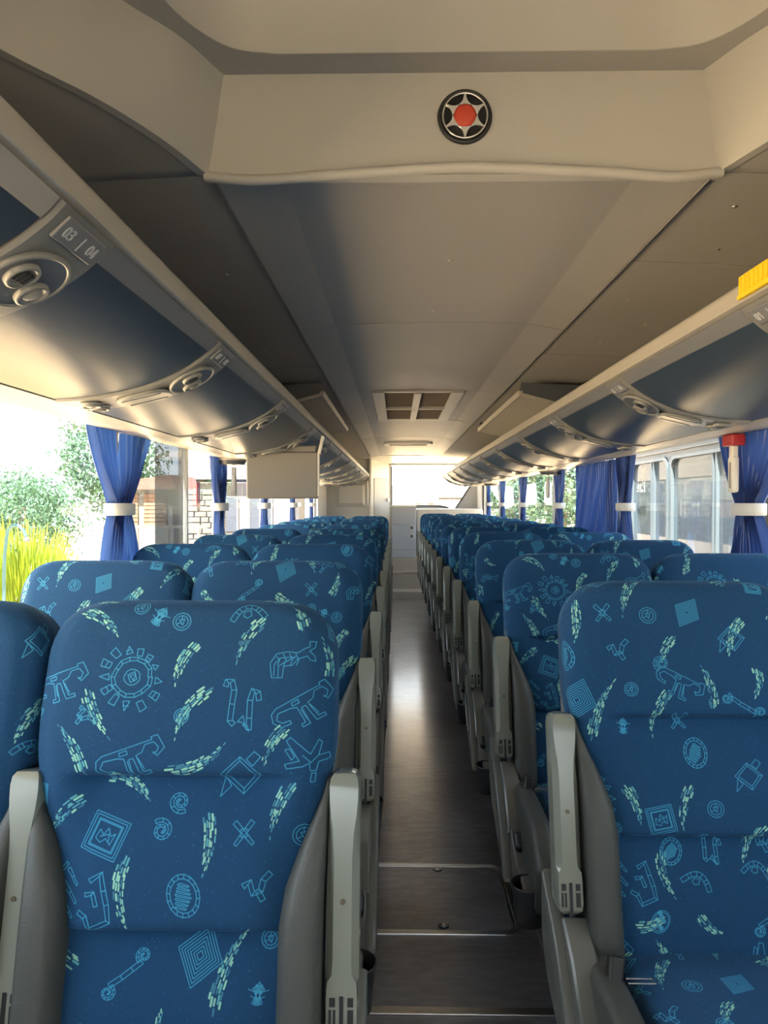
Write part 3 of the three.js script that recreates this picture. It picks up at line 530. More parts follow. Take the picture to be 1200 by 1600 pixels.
    for (const x of [-0.03, 0.03]) { const q = part('grille_bar', G.bar, M.panelDark, gr2); q.position.set(x, 0, 0.006); }
    const c2 = put('air_nozzle', G.cup, M.panel, 41, 0.012, 0.025); for (const x of [-0.011, 0, 0.011]) { const q = part('nozzle_slot', G.slot, M.nozzle, c2); q.position.set(x, 0, 0.003); }
    const c3 = put('lamp_ring', G.cup, M.panel, 41, 0.012, -0.03); part('lamp_lens', G.lens, M.lens, c3);
  });
}
// air duct covers bridging ceiling and rack beside the grille
for (const s of [-1, 1]) {
  const t = thing('duct_cover', `beige wedge-shaped air duct cover above the ${s < 0 ? 'left' : 'right'} rack`, 'duct cover');
  part('cover_face', side(prism([[0.528, 1.985], [0.54, 1.972], [0.97, 1.863], [0.97, 1.878], [0.545, 1.99]], 4.0, 6.0, 0.003), s), M.rail, t);
  part('cover_edge', side(prism([[0.522, 2.000], [0.528, 1.972], [0.545, 1.972], [0.548, 2.000]], 3.995, 6.005, 0.003), s), M.rail, t);
  for (const d of [4.004, 5.976]) part('end_plate', side(prism([[0.54, 2.045], [0.535, 1.99], [0.97, 1.872], [0.97, 2.025]], d, d + 0.02), s), M.panelDark, t);
}
// yellow ribbed label on the right rail
{
  const t = thing('ribbed_sticker', 'yellow ribbed plastic label stuck on the right luggage rail', 'label', [0.541, 1.818, -1.36]);
  const g = new THREE.CylinderGeometry(0.0275, 0.0275, 0.2, 20, 1, true, 0, 2.0); g.rotateX(Math.PI / 2);
  part('backing_sheet', rbox(0.006, 0.045, 0.21, 0.002), M.yellow, t);
  for (let i = 0; i < 12; i++) part('rib', rbox(0.006, 0.03, 0.007, 0.002, -0.003, 0.004, -0.095 + i * 0.0172), M.yellow, t);
  part('lower_edge', rbox(0.008, 0.009, 0.212, 0.003, -0.002, -0.018, 0), M.yellow, t);
}
// folded-down monitor under the left rack
{
  const t = thing('monitor', 'flat grey fold-down monitor hanging from the left luggage rack', 'monitor', [-0.738, 1.545, -3.93]);
  part('casing', rbox(0.385, 0.25, 0.028, 0.012, 0, 0, 0, 3), M.screen, t);
  part('side_trim', rbox(0.008, 0.228, 0.032, 0.003, 0.192, 0, 0), M.white, t);
  part('hinge_arm', (() => { const g = rbox(0.016, 0.10, 0.03, 0.005); g.rotateZ(-0.22); g.translate(0.205, 0.16, 0); return g; })(), M.white, t);
  part('hinge_bracket', rbox(0.36, 0.05, 0.03, 0.01, 0.0, 0.135, -0.012), M.screen, t);
}

// ---------------------------------------------------------------- seats
const TILT = 0.21, SEAT_H = 1.10, LBACK = 0.68;
const toBack = g => { g.rotateX(-TILT); g.translate(0, SEAT_H, 0); return g; };
const seatGeo = (() => {
  const W = 0.2258, R = 0.088, RF = 0.035, T = 0.10;
  const halfW = t => t < R ? W - R + Math.sqrt(Math.max(0, R * R - (R - t) * (R - t))) : W - 0.024 * sstep(0.2, 0.36, t);
  const bump = (t, u) => {
    const m = 1 - sstep(0.115, 0.17, Math.abs(u)); let b = 0;
    const side_ = 0.010 * (1 - (u / W) ** 4);
    if (t < 0.262) b = 0.020 * sstep(0.0, 0.2, t) * (1 - m * sstep(0.252, 0.262, t)) - 0.006 * m * sstep(0.250, 0.262, t);
    else if (t < 0.47) { const k = sstep(0.262, 0.285, t); b = lerp(0.020, 0, sstep(0.262, 0.36, t)) * (1 - m) + m * (-0.006 + 0.020 * k * sstep(0.27, 0.42, t) * (1 - sstep(0.461, 0.47, t)) + 0.006 * k * (1 - sstep(0.461, 0.47, t))); }
    else { const k = sstep(0.47, 0.49, t); b = m * (-0.006 + 0.006 * k + 0.010 * k * sstep(0.48, 0.56, t)); }
    return b + side_;
  };
  const ts = [0, 0.003, 0.008, 0.015, 0.024, 0.035, 0.048, 0.062, 0.076, 0.09, 0.11, 0.13, 0.16, 0.19, 0.22, 0.24, 0.25, 0.255, 0.259, 0.262, 0.264, 0.268, 0.275, 0.285, 0.30, 0.33, 0.36, 0.40, 0.43, 0.45, 0.459, 0.464, 0.468, 0.47, 0.473, 0.479, 0.49, 0.51, 0.54, 0.58, 0.63, LBACK];
  const rings = ts.map(t => {
    const w = halfW(t), rf = t < RF ? -RF + Math.sqrt(RF * RF - (RF - t) * (RF - t)) : 0, re = Math.min(0.036, w * 0.5), ring = [];
    const N = 22; const zf = u => rf + bump(t, u), thick = T + 2 * rf;
    for (let i = 0; i <= N; i++) { const u = -w + re + (2 * w - 2 * re) * i / N; ring.push(V3(u, -t, zf(u))); }
    const c = w - re; for (let k = 1; k <= 5; k++) { const a = k / 6 * Math.PI / 2; ring.push(V3(c + re * Math.sin(a), -t, zf(w) - re * (1 - Math.cos(a)))); }
    ring.push(V3(w, -t, rf + 0.0 - Math.min(re + 0.004, thick * 0.6)));
    ring.push(V3(w - 0.008, -t, -T - rf)); ring.push(V3(0, -t, -T - rf)); ring.push(V3(-w + 0.008, -t, -T - rf));
    ring.push(V3(-w, -t, rf - Math.min(re + 0.004, thick * 0.6)));
    for (let k = 5; k >= 1; k--) { const a = k / 6 * Math.PI / 2; ring.push(V3(-c - re * Math.sin(a), -t, zf(-w) - re * (1 - Math.cos(a)))); }
    return ring;
  });
  const fuv = p => [(p.x + 0.3) / 0.6, 1 - (-p.y) / 0.9];
  let back = loft(rings, { uv: (p, i, j) => { const e = Math.max(0, Math.abs(p.x) - 0.18); return [(p.x + Math.sign(p.x) * Math.max(0, -p.z - 0.002) + 0.3) / 0.6, 1 - (-p.y - (p.y > -0.03 ? Math.max(0, -p.z) : 0)) / 0.9]; } });
  back = toBack(flip(back)); back.computeVertexNormals();
  // grey vinyl side bolster of the lower backrest
  const bolster = s => {
    const r = [0.262, 0.27, 0.285, 0.32, 0.36, 0.41, 0.46, 0.52, 0.58, 0.64, 0.68].map((t, i, a) => {
      const k = sstep(0.255, 0.46, t), ui = lerp(0.214, 0.148, Math.pow(k, 0.8)), uo = lerp(0.218, 0.212, k), f = lerp(0.004, 0.050, Math.pow(k, 0.8)), cx = (ui + uo) / 2, rx = (uo - ui) / 2, ring = [];
      for (let j = 0; j < 20; j++) { const q = j / 20 * Math.PI * 2, ca = Math.cos(q), sa = Math.sin(q), e = 0.75; const zz = sa > 0 ? Math.pow(sa, e) * f : -Math.pow(-sa, 0.5) * (0.03 + 0.055 * k); ring.push(V3(s * (cx + rx * Math.sign(ca) * Math.pow(Math.abs(ca), 0.65) + (sa > 0 ? rx * 0.15 * sa : 0)), -t, zz)); }
      return ring;
    });
    let g = loft(r); if (s > 0) g = flip(g); g = toBack(g); g.computeVertexNormals(); return g;
  };
  const shell = toBack(rbox(0.43, 0.60, 0.03, 0.012, 0, -0.37, -0.112));
  // seat cushion: fabric middle, vinyl sides
  const cush = (w, x, top, z0, z1) => {
    const r = []; const K = 14;
    for (let k = 0; k <= K; k++) {
      const f = k / K, z = lerp(z0, z1, f), e = k === 0 || k === K ? 0.6 : k === 1 || k === K - 1 ? 0.9 : 1, yt = top + 0.012 * Math.sin(f * Math.PI) - 0.05 * sstep(0.7, 1, f) ** 2 - (e < 1 ? 0.02 * (1 - e) : 0), yb = 0.30, ring = [];
      for (let j = 0; j <= 8; j++) { const u = -1 + 2 * j / 8; ring.push(V3(x + u * w / 2, yt - 0.018 * Math.pow(Math.abs(u), 4), z)); }
      ring.push(V3(x + w / 2, yb, z)); ring.push(V3(x - w / 2, yb, z)); r.push(ring);
    }
    const g = loft(r, { uv: p => [(p.x + 0.3) / 0.6, 0.2 - p.z / 0.9] }); return g;
  };
  const fix = g => { g = flip(g); g.computeVertexNormals(); return g; };
  const cushion = fix(cush(0.35, 0, 0.455, 0.08, 0.58)), cushSide = [-1, 1].map(s => fix(cush(0.055, s * 0.2, 0.465, 0.10, 0.55)));
  // raised armrest
  const armRings = [[0.252, 0.30, 0.4], [0.254, 0.36, 0.7], [0.260, 0.42, 0.92], [0.272, 0.45, 1], [0.290, 0.44, 1], [0.31, 0.40, 1], [0.335, 0.32, 1], [0.37, 0.28, 1], [0.44, 0.28, 1], [0.50, 0.28, 1], [0.518, 0.30, 1], [0.528, 0.44, 1], [0.545, 0.46, 1], [0.58, 0.46, 1], [0.592, 0.42, 0.9], [0.598, 0.3, 0.6]];
  const armW = 0.046;
  const ar = armRings.map(([t, f, e]) => { const w = armW * e / 2, q = armW * f, zf = 0.022 - (1 - e) * 0.02, zb = -0.045 + (1 - e) * 0.02; return [[-w * 0.7, zb], [-w, zb + 0.01], [-w, zf - 0.014], [-Math.min(q, w * 0.96), zf], [Math.min(q, w * 0.96), zf], [w, zf - 0.014], [w, zb + 0.01], [w * 0.7, zb]].map(([x, z]) => V3(x, -t, z)); });
  let arm = loft(ar); arm = flip(arm); arm = toCreasedNormals(arm, 0.55); toBack(arm);
  const slots = []; const sl = (x, t, w, h) => { const g = box(w, h, 0.006, x, -t, 0.0205); return toBack(g); };
  const armSlots = [sl(0, 0.572, 0.0055, 0.055), sl(-0.0125, 0.552, 0.008, 0.011), sl(0.0125, 0.552, 0.008, 0.011), sl(-0.0155, 0.573, 0.0032, 0.023), sl(-0.0095, 0.573, 0.0032, 0.023), sl(0.0125, 0.573, 0.008, 0.023)];
  const screwG = (() => { const g = new THREE.CylinderGeometry(0.0036, 0.0036, 0.003, 12); g.rotateX(Math.PI / 2); g.translate(0, -0.425, 0.0225); return toBack(g); })();
  // boat-shaped side console (outline in z, y)
  const zy = (pts, x0, x1, bev = 0.008) => { const s = new THREE.Shape(); s.moveTo(...pts[0]); s.splineThru(pts.slice(1).map(p => new THREE.Vector2(...p))); s.closePath(); const g = new THREE.ExtrudeGeometry(s, { depth: x1 - x0 - 2 * bev, bevelEnabled: true, bevelSize: bev, bevelThickness: bev, bevelOffset: -bev, bevelSegments: 3, curveSegments: 20 }); g.rotateY(-Math.PI / 2); g.translate(x1 - bev, 0, 0); return toCreasedNormals(g, 0.6); }; // shape x -> +z, extrude -> -x
  const boat = zy([[0.03, 0.545], [0.07, 0.52], [0.15, 0.475], [0.23, 0.40], [0.30, 0.315], [0.33, 0.26], [0.27, 0.285], [0.17, 0.335], [0.08, 0.37], [0.03, 0.43]], 0.242, 0.272);
  const consoleBox = (() => { const r = [[0.115, 0.497], [0.13, 0.503], [0.20, 0.47], [0.26, 0.415], [0.29, 0.37]].map(([z, y]) => { const n = V3(0, 0.83, 0.55); return [V3(0.208, y, z), V3(0.212, y + 0.004, z + 0.002), V3(0.250, y + 0.004, z + 0.002), V3(0.254, y, z), V3(0.254, y - 0.12, z - 0.03), V3(0.208, y - 0.12, z - 0.03)]; }); let g = flip(loft(r)); g.computeVertexNormals(); return toCreasedNormals(g, 0.6); })();
  const innerArm = zy([[0.20, 0.44], [0.28, 0.385], [0.38, 0.335], [0.46, 0.335], [0.50, 0.30], [0.44, 0.24], [0.34, 0.25], [0.24, 0.30]], 0.205, 0.248, 0.006);
  const cup = new THREE.LatheGeometry([[0.001, 0.0], [0.034, 0.0], [0.040, 0.07], [0.044, 0.09], [0.0445, 0.094], [0.041, 0.094], [0.036, 0.07], [0.031, 0.008], [0.001, 0.008]].map(p => new THREE.Vector2(...p)), 28); cup.translate(0.232, 0.245, 0.485);
  const button = rbox(0.034, 0.03, 0.05, 0.012); button.rotateX(0.6); button.translate(0.228, 0.368, 0.335);
  const buckle = rbox(0.026, 0.05, 0.022, 0.006); buckle.rotateX(-0.5); buckle.rotateZ(0.25); buckle.translate(0.192, 0.478, 0.24);
  const belt = tube([V3(0.20, 0.39, 0.13), V3(0.202, 0.45, 0.18), V3(0.195, 0.468, 0.23)], 0.011, 10, 6);
  const tongue = merge([rbox(0.045, 0.0035, 0.005, 0.001, 0.155, 0.475, 0.262), rbox(0.045, 0.0035, 0.005, 0.001, 0.155, 0.475, 0.25), rbox(0.004, 0.0035, 0.017, 0.001, 0.134, 0.475, 0.256)]);
  const legs = [0.12, 0.45].map(z => { const g = rbox(0.05, 0.30, 0.05, 0.008, 0.10, 0.15, z); return g; });
  const railG = rbox(0.42, 0.04, 0.42, 0.01, 0, 0.285, 0.31);
  const foot = rbox(0.09, 0.015, 0.44, 0.004, 0.10, 0.0075, 0.285);
  return { back, bol: [bolster(-1), bolster(1)], shell, cushion, cushSide, arm, armSlots, screwG, boat, consoleBox, innerArm, cup, button, buckle, belt, tongue, legs, railG, foot };
})();
function buildSeat(aisleSign, label) { // aisleSign: side of the seat on which the aisle lies, 0 = window seat; facing +z
  const t = thing('coach_seat', label, 'seat', [0, 0, 0], 'coach seats in blue patterned fabric');
  const G = seatGeo, F = fabrics[0];
  part('backrest', G.back, F, t); for (const g of G.bol) part('side_bolster', g, M.vinyl, t);
  part('back_shell', G.shell, M.shell, t); part('cushion', G.cushion, F, t); for (const g of G.cushSide) part('cushion_side', g, M.vinyl, t);
  part('seat_frame', G.railG, M.inner, t);
  for (const g of G.legs) part('leg', side(g, aisleSign || 1), M.inner, t); part('foot_rail', side(G.foot, aisleSign || 1), M.inner, t);
  const armAt = (x, wide) => { const a = part('armrest', G.arm, M.arm, t); a.position.x = x; for (const g of G.armSlots) part('slot', g, M.black, a); part('screw', G.screwG, M.brass, a); };
  if (aisleSign) {
    armAt(aisleSign * 0.240); armAt(-aisleSign * 0.226);
    const q = g => side(g, aisleSign);
    part('side_console', q(G.boat), M.console, t).userData.label = 'curved grey plastic side console'; part('console_box', q(G.consoleBox), M.console, t); part('console_arm', q(G.innerArm), M.inner, t);
    part('cup_holder', q(G.cup), M.cup, t); part('recline_button', q(G.button), M.black, t); part('belt_buckle', q(G.buckle), M.black, t); part('belt', q(G.belt), M.black, t); part('belt_tongue', q(G.tongue), M.steel, t);
  }
  return t;
}
{
  const PITCH = 0.8, protos = {};
  const rows = [[-1, 10, 1.14, -0.446, -0.899], [1, 12, 1.45, 0.42, 0.874]];
  for (const [s, n, d0, xa, xw] of rows) for (let k = 0; k < n; k++) for (const win of [false, true]) {
    const nm = s < 0 ? 'left' : 'right', label = `blue patterned ${win ? 'window' : 'aisle'} seat in the ${ORD[k]} row ${nm} of the aisle`;
    const key = win ? 'w' + s : 'a' + s, pos = [win ? xw : xa, 0.15, -(d0 + PITCH * k)];
    let t; if (!protos[key]) { t = protos[key] = buildSeat(win ? 0 : -s, label); t.position.set(...pos); } else t = copyOf(protos[key], label, pos);
    const v = (k * 3 + (win ? 2 : 0) + (s > 0 ? 1 : 0)) % 4; t.traverse(o => { if (o.isMesh && (o.name === 'backrest' || o.name === 'cushion')) o.material = fabrics[v]; });
  }
}

// ---------------------------------------------------------------- floor hatch and strips
{
  const t = thing('floor_hatch', 'dark floor hatch with rounded aluminium frame in the aisle', 'floor hatch', [0.015, 0, -2.61]);
  const ringS = (a, b, h) => { const s = new THREE.Shape(roundRectPts(-0.262 - a, 0.262 + a, -0.235 - a, 0.235 + a, 0.055 + a, 8).map(p => new THREE.Vector2(...p))); s.holes.push(new THREE.Path(roundRectPts(-0.262 - b, 0.262 + b, -0.235 - b, 0.235 + b, 0.055 + b, 8).map(p => new THREE.Vector2(...p)))); const g = new THREE.ExtrudeGeometry(s, { depth: h, bevelEnabled: true, bevelSize: 0.002, bevelThickness: 0.002, bevelSegments: 2 }); g.rotateX(-Math.PI / 2); return g; };
  part('outer_frame', ringS(0.0, -0.012, 0.004), M.alu, t); part('inner_frame', ringS(-0.016, -0.024, 0.003), M.alu, t);
  const cv = box(0.47, 0.003, 0.42, 0, 0.0015, 0); const uv = cv.attributes.uv, p = cv.attributes.position; for (let i = 0; i < p.count; i++) uv.setXY(i, p.getX(i) / 0.7 + 0.3, p.getZ(i) / 0.7 + 0.6);
  part('cover', cv, M.floor, t);
  for (const z of [-0.19, 0.185]) {
    const l = part('lock', new THREE.CylinderGeometry(0.017, 0.018, 0.005, 24).translate(0.01, 0.004, z), M.nozzle, t);
    const rg = new THREE.TorusGeometry(0.014, 0.0018, 6, 24); rg.rotateX(Math.PI / 2); rg.translate(0.01, 0.007, z); part('lock_ring', rg, M.alu, l);
    const dt = new THREE.CylinderGeometry(0.008, 0.008, 0.003, 16); dt.translate(0.01, 0.0065, z); part('lock_slot', dt, M.alu, l);
  }
  const st = thing('floor_strip', 'aluminium floor strip across the aisle at the bottom of the picture', 'floor strip', [0, 0, -2.015]);
  part('strip', rbox(0.64, 0.006, 0.03, 0.003, 0, 0.003, 0), M.alu, st);
}

// ---------------------------------------------------------------- curtains
function drapeGeo(e0, e1, yT, yTie, yB, pleats, wallX_, s, tied = true, ph = 0) {
  // e0/e1: functions of height fraction giving the inner and outer edge along the coach
  const NR = 44, NC = pleats * 8, pos = [], uvs = [], ix = [];
  for (let r = 0; r <= NR; r++) { const f = r / NR, y = lerp(yT, yB, f), a = e0(y), b = e1(y), w = Math.abs(b - a), amp = Math.min(0.028, 0.010 + 0.5 * (0.05 / (0.05 + w)) * 0.05);
    for (let c = 0; c <= NC; c++) { const q = c / NC, x = wallX_ - 0.022 + amp * Math.sin(q * pleats * 6.283 + ph + 0.6 * Math.sin(y * 6 + ph)) * 0.8 + 0.006 * Math.sin(q * pleats * 13.1 + y * 9); const d = lerp(a, b, q) + 0.004 * Math.sin(q * 31 + y * 12); pos.push(s * x, y, -d); uvs.push(q, y); } }
  for (let r = 0; r < NR; r++) for (let c = 0; c < NC; c++) { const a = r * (NC + 1) + c, b = a + 1, k = a + NC + 1, l = k + 1; ix.push(a, b, l, a, l, k); }
  const g = new THREE.BufferGeometry(); g.setAttribute('position', new THREE.Float32BufferAttribute(pos, 3)); g.setAttribute('uv', new THREE.Float32BufferAttribute(uvs, 2)); g.setIndex(ix); g.computeVertexNormals(); return g;
}
const YT = 1.655, YTIE = 1.375, YB = 0.97;
const gather = (top, tie, bot) => y => y > YTIE ? tie + (top - tie) * Math.pow(sstep(YTIE - 0.01, YT + 0.06, y), 0.62) : tie + (bot - tie) * Math.pow(Math.min(1, (YTIE - y) / (YTIE - YB)), 0.7);
function tiedCurtain(s, d, label, wA, wB, ph = 0) {
  const t = thing('curtain', label, 'curtain', [0, 0, 0], 'blue tied-back curtains');
  if (wA) part('drape', drapeGeo(gather(d + 0.006, d - 0.002, d + 0.004), gather(d + wA, d + 0.055, d + wA * 0.8), YT, YTIE, YB, 5, 1.165, s, true, ph), M.curtain, t);
  if (wB) part('drape', drapeGeo(gather(d - 0.04, d - 0.002, d - 0.004), gather(d - wB, d - 0.055, d - wB * 0.8), YT, YTIE, YB, 5, 1.16, s, true, ph + 2), M.curtain, t);
  const band = (() => { const r = []; for (let i = 0; i < 28; i++) { const a = i / 28 * 6.283; r.push([1.14 + 0.047 * Math.cos(a), d + (wA && wB ? 0.085 : 0.07) * Math.sin(a)]); } const rings = [YTIE - 0.022, YTIE - 0.018, YTIE + 0.018, YTIE + 0.022].map((y, k) => r.map(([x, dd]) => V3(s * (1.14 + (x - 1.14) * (k % 3 ? 1.04 : 1)), y, -(d + (dd - d) * (k % 3 ? 1.04 : 1))))); return loft(rings, { cap0: false, cap1: false, crease: 0.8 }); })();
  part('tieback', band, (M.tieD ??= Object.assign(M.tie.clone(), { side: THREE.DoubleSide })), t);
  return t;
}
const whichL = ['beside the yellow-green bush', 'beside the red exit sticker', 'just behind the hanging monitor', 'second behind the hanging monitor', 'last before the rear cabin'];
[[2.68, .34, .30], [4.2, .17, .17], [5.62, .2, .2], [7.15, .2, .2], [8.72, .2, .2]].forEach(([d, a, b], i) => tiedCurtain(-1, d, `blue tied curtain on the left windows, ${whichL[i]}`, a, b, i));
tiedCurtain(1, 2.69, 'large blue tied curtain at the right edge beside the red lever', 0.27, 0.32, 1);
tiedCurtain(1, 4.13, 'blue tied curtain left of the window showing the parked bus', 0.16, 0.16, 2);
[[5.82, 'below the dark disc with pale lever'], [7.45, 'alone between two bright right windows'], [8.9, 'with a red strip beside it'], [10.25, 'last on the right near the back window']].forEach(([d, w], i) => tiedCurtain(1, d, `blue tied curtain on the right, ${w}`, .2, .18, i + 3));
{
  const t = thing('drawn_curtain', 'drawn bright blue pleated curtain hanging straight on the right', 'curtain');
  part('drape', drapeGeo(y => 4.36, y => 5.30 - 0.02 * (y - 1), YT, YTIE, YB, 22, 1.175, 1, false, 0.4), M.curtain, t);
}
// dark round caps under the racks
for (const [s, d, w] of [[-1, 4.2, 'above the curtain left of the hanging monitor'], [-1, 9.75, 'at the far end of the left rack'], [1, 5.8, 'above the right curtain with a pale lever'], [1, 9.5, 'at the far end of the right rack']]) {
  const t = thing('pillar_cap', `dark round cap under the rack, ${w}`, 'cap', [s * 1.085, 1.63, -d]);
  const g = new THREE.CylinderGeometry(0.10, 0.085, 0.026, 32); g.translate(0, -0.004, 0); part('disc', g, M.panelDark, t);
  part('ring', new THREE.CylinderGeometry(0.112, 0.103, 0.02, 32).translate(0, 0.016, 0), M.rail, t);
}
// emergency levers and red stickers
for (const [s, d, label, big] of [[1, 2.67, 'red-topped white emergency lever on the large right curtain', 1], [1, 5.92, 'pale emergency lever on the right curtain under dark disc', 0], [-1, 4.28, 'pale emergency lever on the left curtain near the monitor', 0]]) {
  const t = thing('emergency_lever', label, 'lever', [s * 1.075, 0, -d]);
  if (big) part('red_cap', rbox(0.05, 0.042, 0.085, 0.008, 0, 1.622, 0), M.redDark, t);
  part('bracket', rbox(0.022, 0.05, 0.03, 0.005, 0, 1.578, 0), M.white, t);
  part('handle', rbox(0.024, 0.13, 0.048, 0.01, 0, 1.50, 0), M.white, t); part('handle_groove', rbox(0.01, 0.095, 0.012, 0.004, -s * 0.009, 1.497, 0), M.screen, t);
}
for (const [s, d, y0, y1, label] of [[-1, 4.02, 1.38, 1.51, 'red exit sticker on the left window glass'], [1, 5.52, 1.42, 1.54, 'red exit sticker beside the right curtain']]) {
  const t = thing('exit_sticker', label, 'sticker', [s * (HW + 0.024), 0, -d]);
  part('sheet', box(0.003, y1 - y0, 0.07, 0, (y0 + y1) / 2, 0), M.redDark, t); part('white_mark', box(0.004, (y1 - y0) * 0.5, 0.012, 0, (y0 + y1) / 2, 0), M.white, t); part('lower_patch', box(0.003, 0.03, 0.06, 0, y0 - 0.016, 0), M.inner, t);
}

// ---------------------------------------------------------------- rear cabin and cabinet
{
  const t = thing('toilet_cabin', 'cream rear cabin with angled door left of the back window', 'cabin', [0, 0, 0]);
  part('front_wall', box2(-HW, -0.54, 0.15, 2.06, 11.2, 11.24), M.cabin, t);
  const ins = part('raised_panel', (() => { const a = [[-1.05, 1.33], [-0.60, 1.33], [-0.60, 1.68], [-1.05, 1.68]], b = [[-1.0, 1.39], [-0.645, 1.39], [-0.645, 1.66], [-1.0, 1.66]]; return loft([a.map(p => V3(p[0], p[1], -11.2)), b.map(p => V3(p[0], p[1], -11.16))].map(r => r.slice().reverse()), { crease: 0.3, cap0: false }); })(), M.cabin, t); ins.material = (M.cabinD = M.cabin.clone(), M.cabinD.side = THREE.DoubleSide, M.cabinD);
  const A = V3(-0.54, 0, -11.2), B = V3(-0.255, 0, -11.95), L = A.distanceTo(B), ang = Math.atan2(-(B.z - A.z), B.x - A.x);
  const door = rbox(L, 1.9, 0.04, 0.02, L / 2, 1.11, 0); door.rotateY(ang); door.translate(A.x, 0, A.z); part('door_frame', door, M.cabin, t);
  const leaf = rbox(L * 0.72, 1.55, 0.02, 0.03, L * 0.5, 1.0, 0.02); leaf.rotateY(ang); leaf.translate(A.x, 0, A.z); const lf = part('door', leaf, M.wall, t);
  const kn = new THREE.CylinderGeometry(0.03, 0.03, 0.05, 20); kn.rotateX(Math.PI / 2); kn.translate(L * 0.78, 1.44, 0.04); kn.rotateY(ang); kn.translate(A.x, 0, A.z); part('knob', kn, M.steel, lf);
  part('corner_post', new THREE.CylinderGeometry(0.03, 0.03, 1.9, 16).translate(-0.54, 1.11, -11.2), M.cabin, t);
  part('grab_rail', tube([V3(-0.57, 1.72, -11.2), V3(-0.57, 1.70, -11.13), V3(-0.57, 1.5, -11.12), V3(-0.57, 1.36, -11.13), V3(-0.57, 1.34, -11.2)], 0.014, 30, 8), M.white, t);
  part('side_wall', box2(-0.255, -0.225, 0.15, 2.06, 11.93, 12.2), M.cabin, t);
  const c = thing('rear_cabinet', 'grey rear cabinet with two round cup dispensers at the aisle end', 'cabinet', [-0.025, 0.56, -11.28]);
  part('body', rbox(0.37, 0.77, 0.16, 0.008, 0, 0.385, -0.02), M.wallGrey, c);
  part('top_edge', rbox(0.385, 0.03, 0.18, 0.008, 0, 0.78, -0.02), M.white, c);
  part('upper_door', rbox(0.355, 0.25, 0.012, 0.004, 0, 0.63, 0.062), M.wallGrey, c); part('middle_door', rbox(0.355, 0.375, 0.012, 0.004, 0, 0.312, 0.062), M.wallGrey, c); part('lower_door', rbox(0.355, 0.11, 0.012, 0.004, 0, 0.062, 0.062), M.wallGrey, c);
  for (const y of [0.325, 0.455]) { const rg = new THREE.TorusGeometry(0.036, 0.008, 8, 24); rg.translate(0.12, y, 0.072); const r = part('dispenser_ring', rg, M.white, c); const ds = new THREE.CylinderGeometry(0.03, 0.03, 0.02, 24); ds.rotateX(Math.PI / 2); ds.translate(0.12, y, 0.066); part('dispenser_opening', ds, M.panel, r); }
}

// ---------------------------------------------------------------- outdoors
const GY = -1.25;
const X = {
  ground: new THREE.MeshPhysicalMaterial({ map: dirtTex, roughness: 0.95 }),
  leaf: new THREE.MeshPhysicalMaterial({ color: new THREE.Color().setRGB(0.06, 0.115, 0.07), roughness: 1, specularIntensity: 0.15, transmission: 0.3, thickness: 0, side: THREE.DoubleSide }),
  leafYellow: new THREE.MeshPhysicalMaterial({ color: new THREE.Color().setRGB(0.17, 0.22, 0.015), roughness: 1, specularIntensity: 0.15, transmission: 0.35, thickness: 0, side: THREE.DoubleSide }),
  bark: std(0.10, 0.085, 0.07, 0.9), pale: std(0.11, 0.108, 0.105, 0.8), plaster: std(0.075, 0.075, 0.075, 0.85), roof: std(0.075, 0.03, 0.02, 0.8), brick: std(0.095, 0.055, 0.032, 0.9),
  stone: new THREE.MeshPhysicalMaterial({ map: stoneTex, roughness: 0.9, color: new THREE.Color().setRGB(0.12, 0.12, 0.12) }), wood: std(0.09, 0.075, 0.055, 0.9), teal: std(0.03, 0.10, 0.12, 0.4),
  busBody: std(0.07, 0.10, 0.12, 0.3), busFrame: std(0.075, 0.09, 0.1, 0.3, { metalness: 0.2 }), busDark: std(0.03, 0.035, 0.05, 0.5), busSeat: std(0.05, 0.08, 0.2, 0.8),
  busGlass: new THREE.MeshPhysicalMaterial({ color: new THREE.Color().setRGB(0.55, 0.62, 0.66), roughness: 0.03, transmission: 0.9, thickness: 0, ior: 1.5 }),
};
{
  const g = structure('ground', 'sunlit sandy yard around the coach', 'ground');
  const pl = new THREE.PlaneGeometry(160, 160); pl.rotateX(-Math.PI / 2); const uv = pl.attributes.uv; for (let i = 0; i < uv.count; i++) uv.setXY(i, uv.getX(i) * 60, uv.getY(i) * 60); pl.translate(0, GY, -10); part('yard', pl, X.ground, g);
}
function foliage(n, rx, ry, rz, size, sd, blade = 1) {
  reseed(sd); const pos = [], nor = [], ix = [];
  for (let i = 0; i < n; i++) {
    let x, y, z; do { x = rr(-1, 1); y = rr(-1, 1); z = rr(-1, 1); } while (x * x + y * y + z * z > 1);
    const L = Math.hypot(x, y, z), k = (0.65 + 0.35 * rnd()) / Math.max(0.3, L) * (0.8 + 0.25 * Math.sin(x * 7 + z * 5) * Math.cos(y * 6)); x *= k; y *= k; z *= k;
    const c = V3(x * rx, y * ry, z * rz), u = V3(rr(-1, 1), rr(-1, 1), rr(-1, 1)).normalize().multiplyScalar(size * rr(0.6, 1.3)), v = V3(rr(-1, 1), rr(-1, 1), rr(-1, 1)).cross(u).normalize().multiplyScalar(size * 0.45);
    if (blade > 1) { u.set(x * 0.6, 0.9 + rnd() * 0.4, z * 0.6).normalize().multiplyScalar(size * blade); v.set(-u.z + 0.01, 0, u.x + 0.01).normalize().multiplyScalar(size * 0.12); }
    const b = pos.length / 3; for (const p of [c.clone().sub(u), c.clone().add(v), c.clone().add(u), c.clone().sub(v)]) pos.push(p.x, p.y, p.z);
    ix.push(b, b + 1, b + 2, b, b + 2, b + 3);
  }
  const g = new THREE.BufferGeometry(); g.setAttribute('position', new THREE.Float32BufferAttribute(pos, 3)); g.setIndex(ix); g.computeVertexNormals(); return g;
}
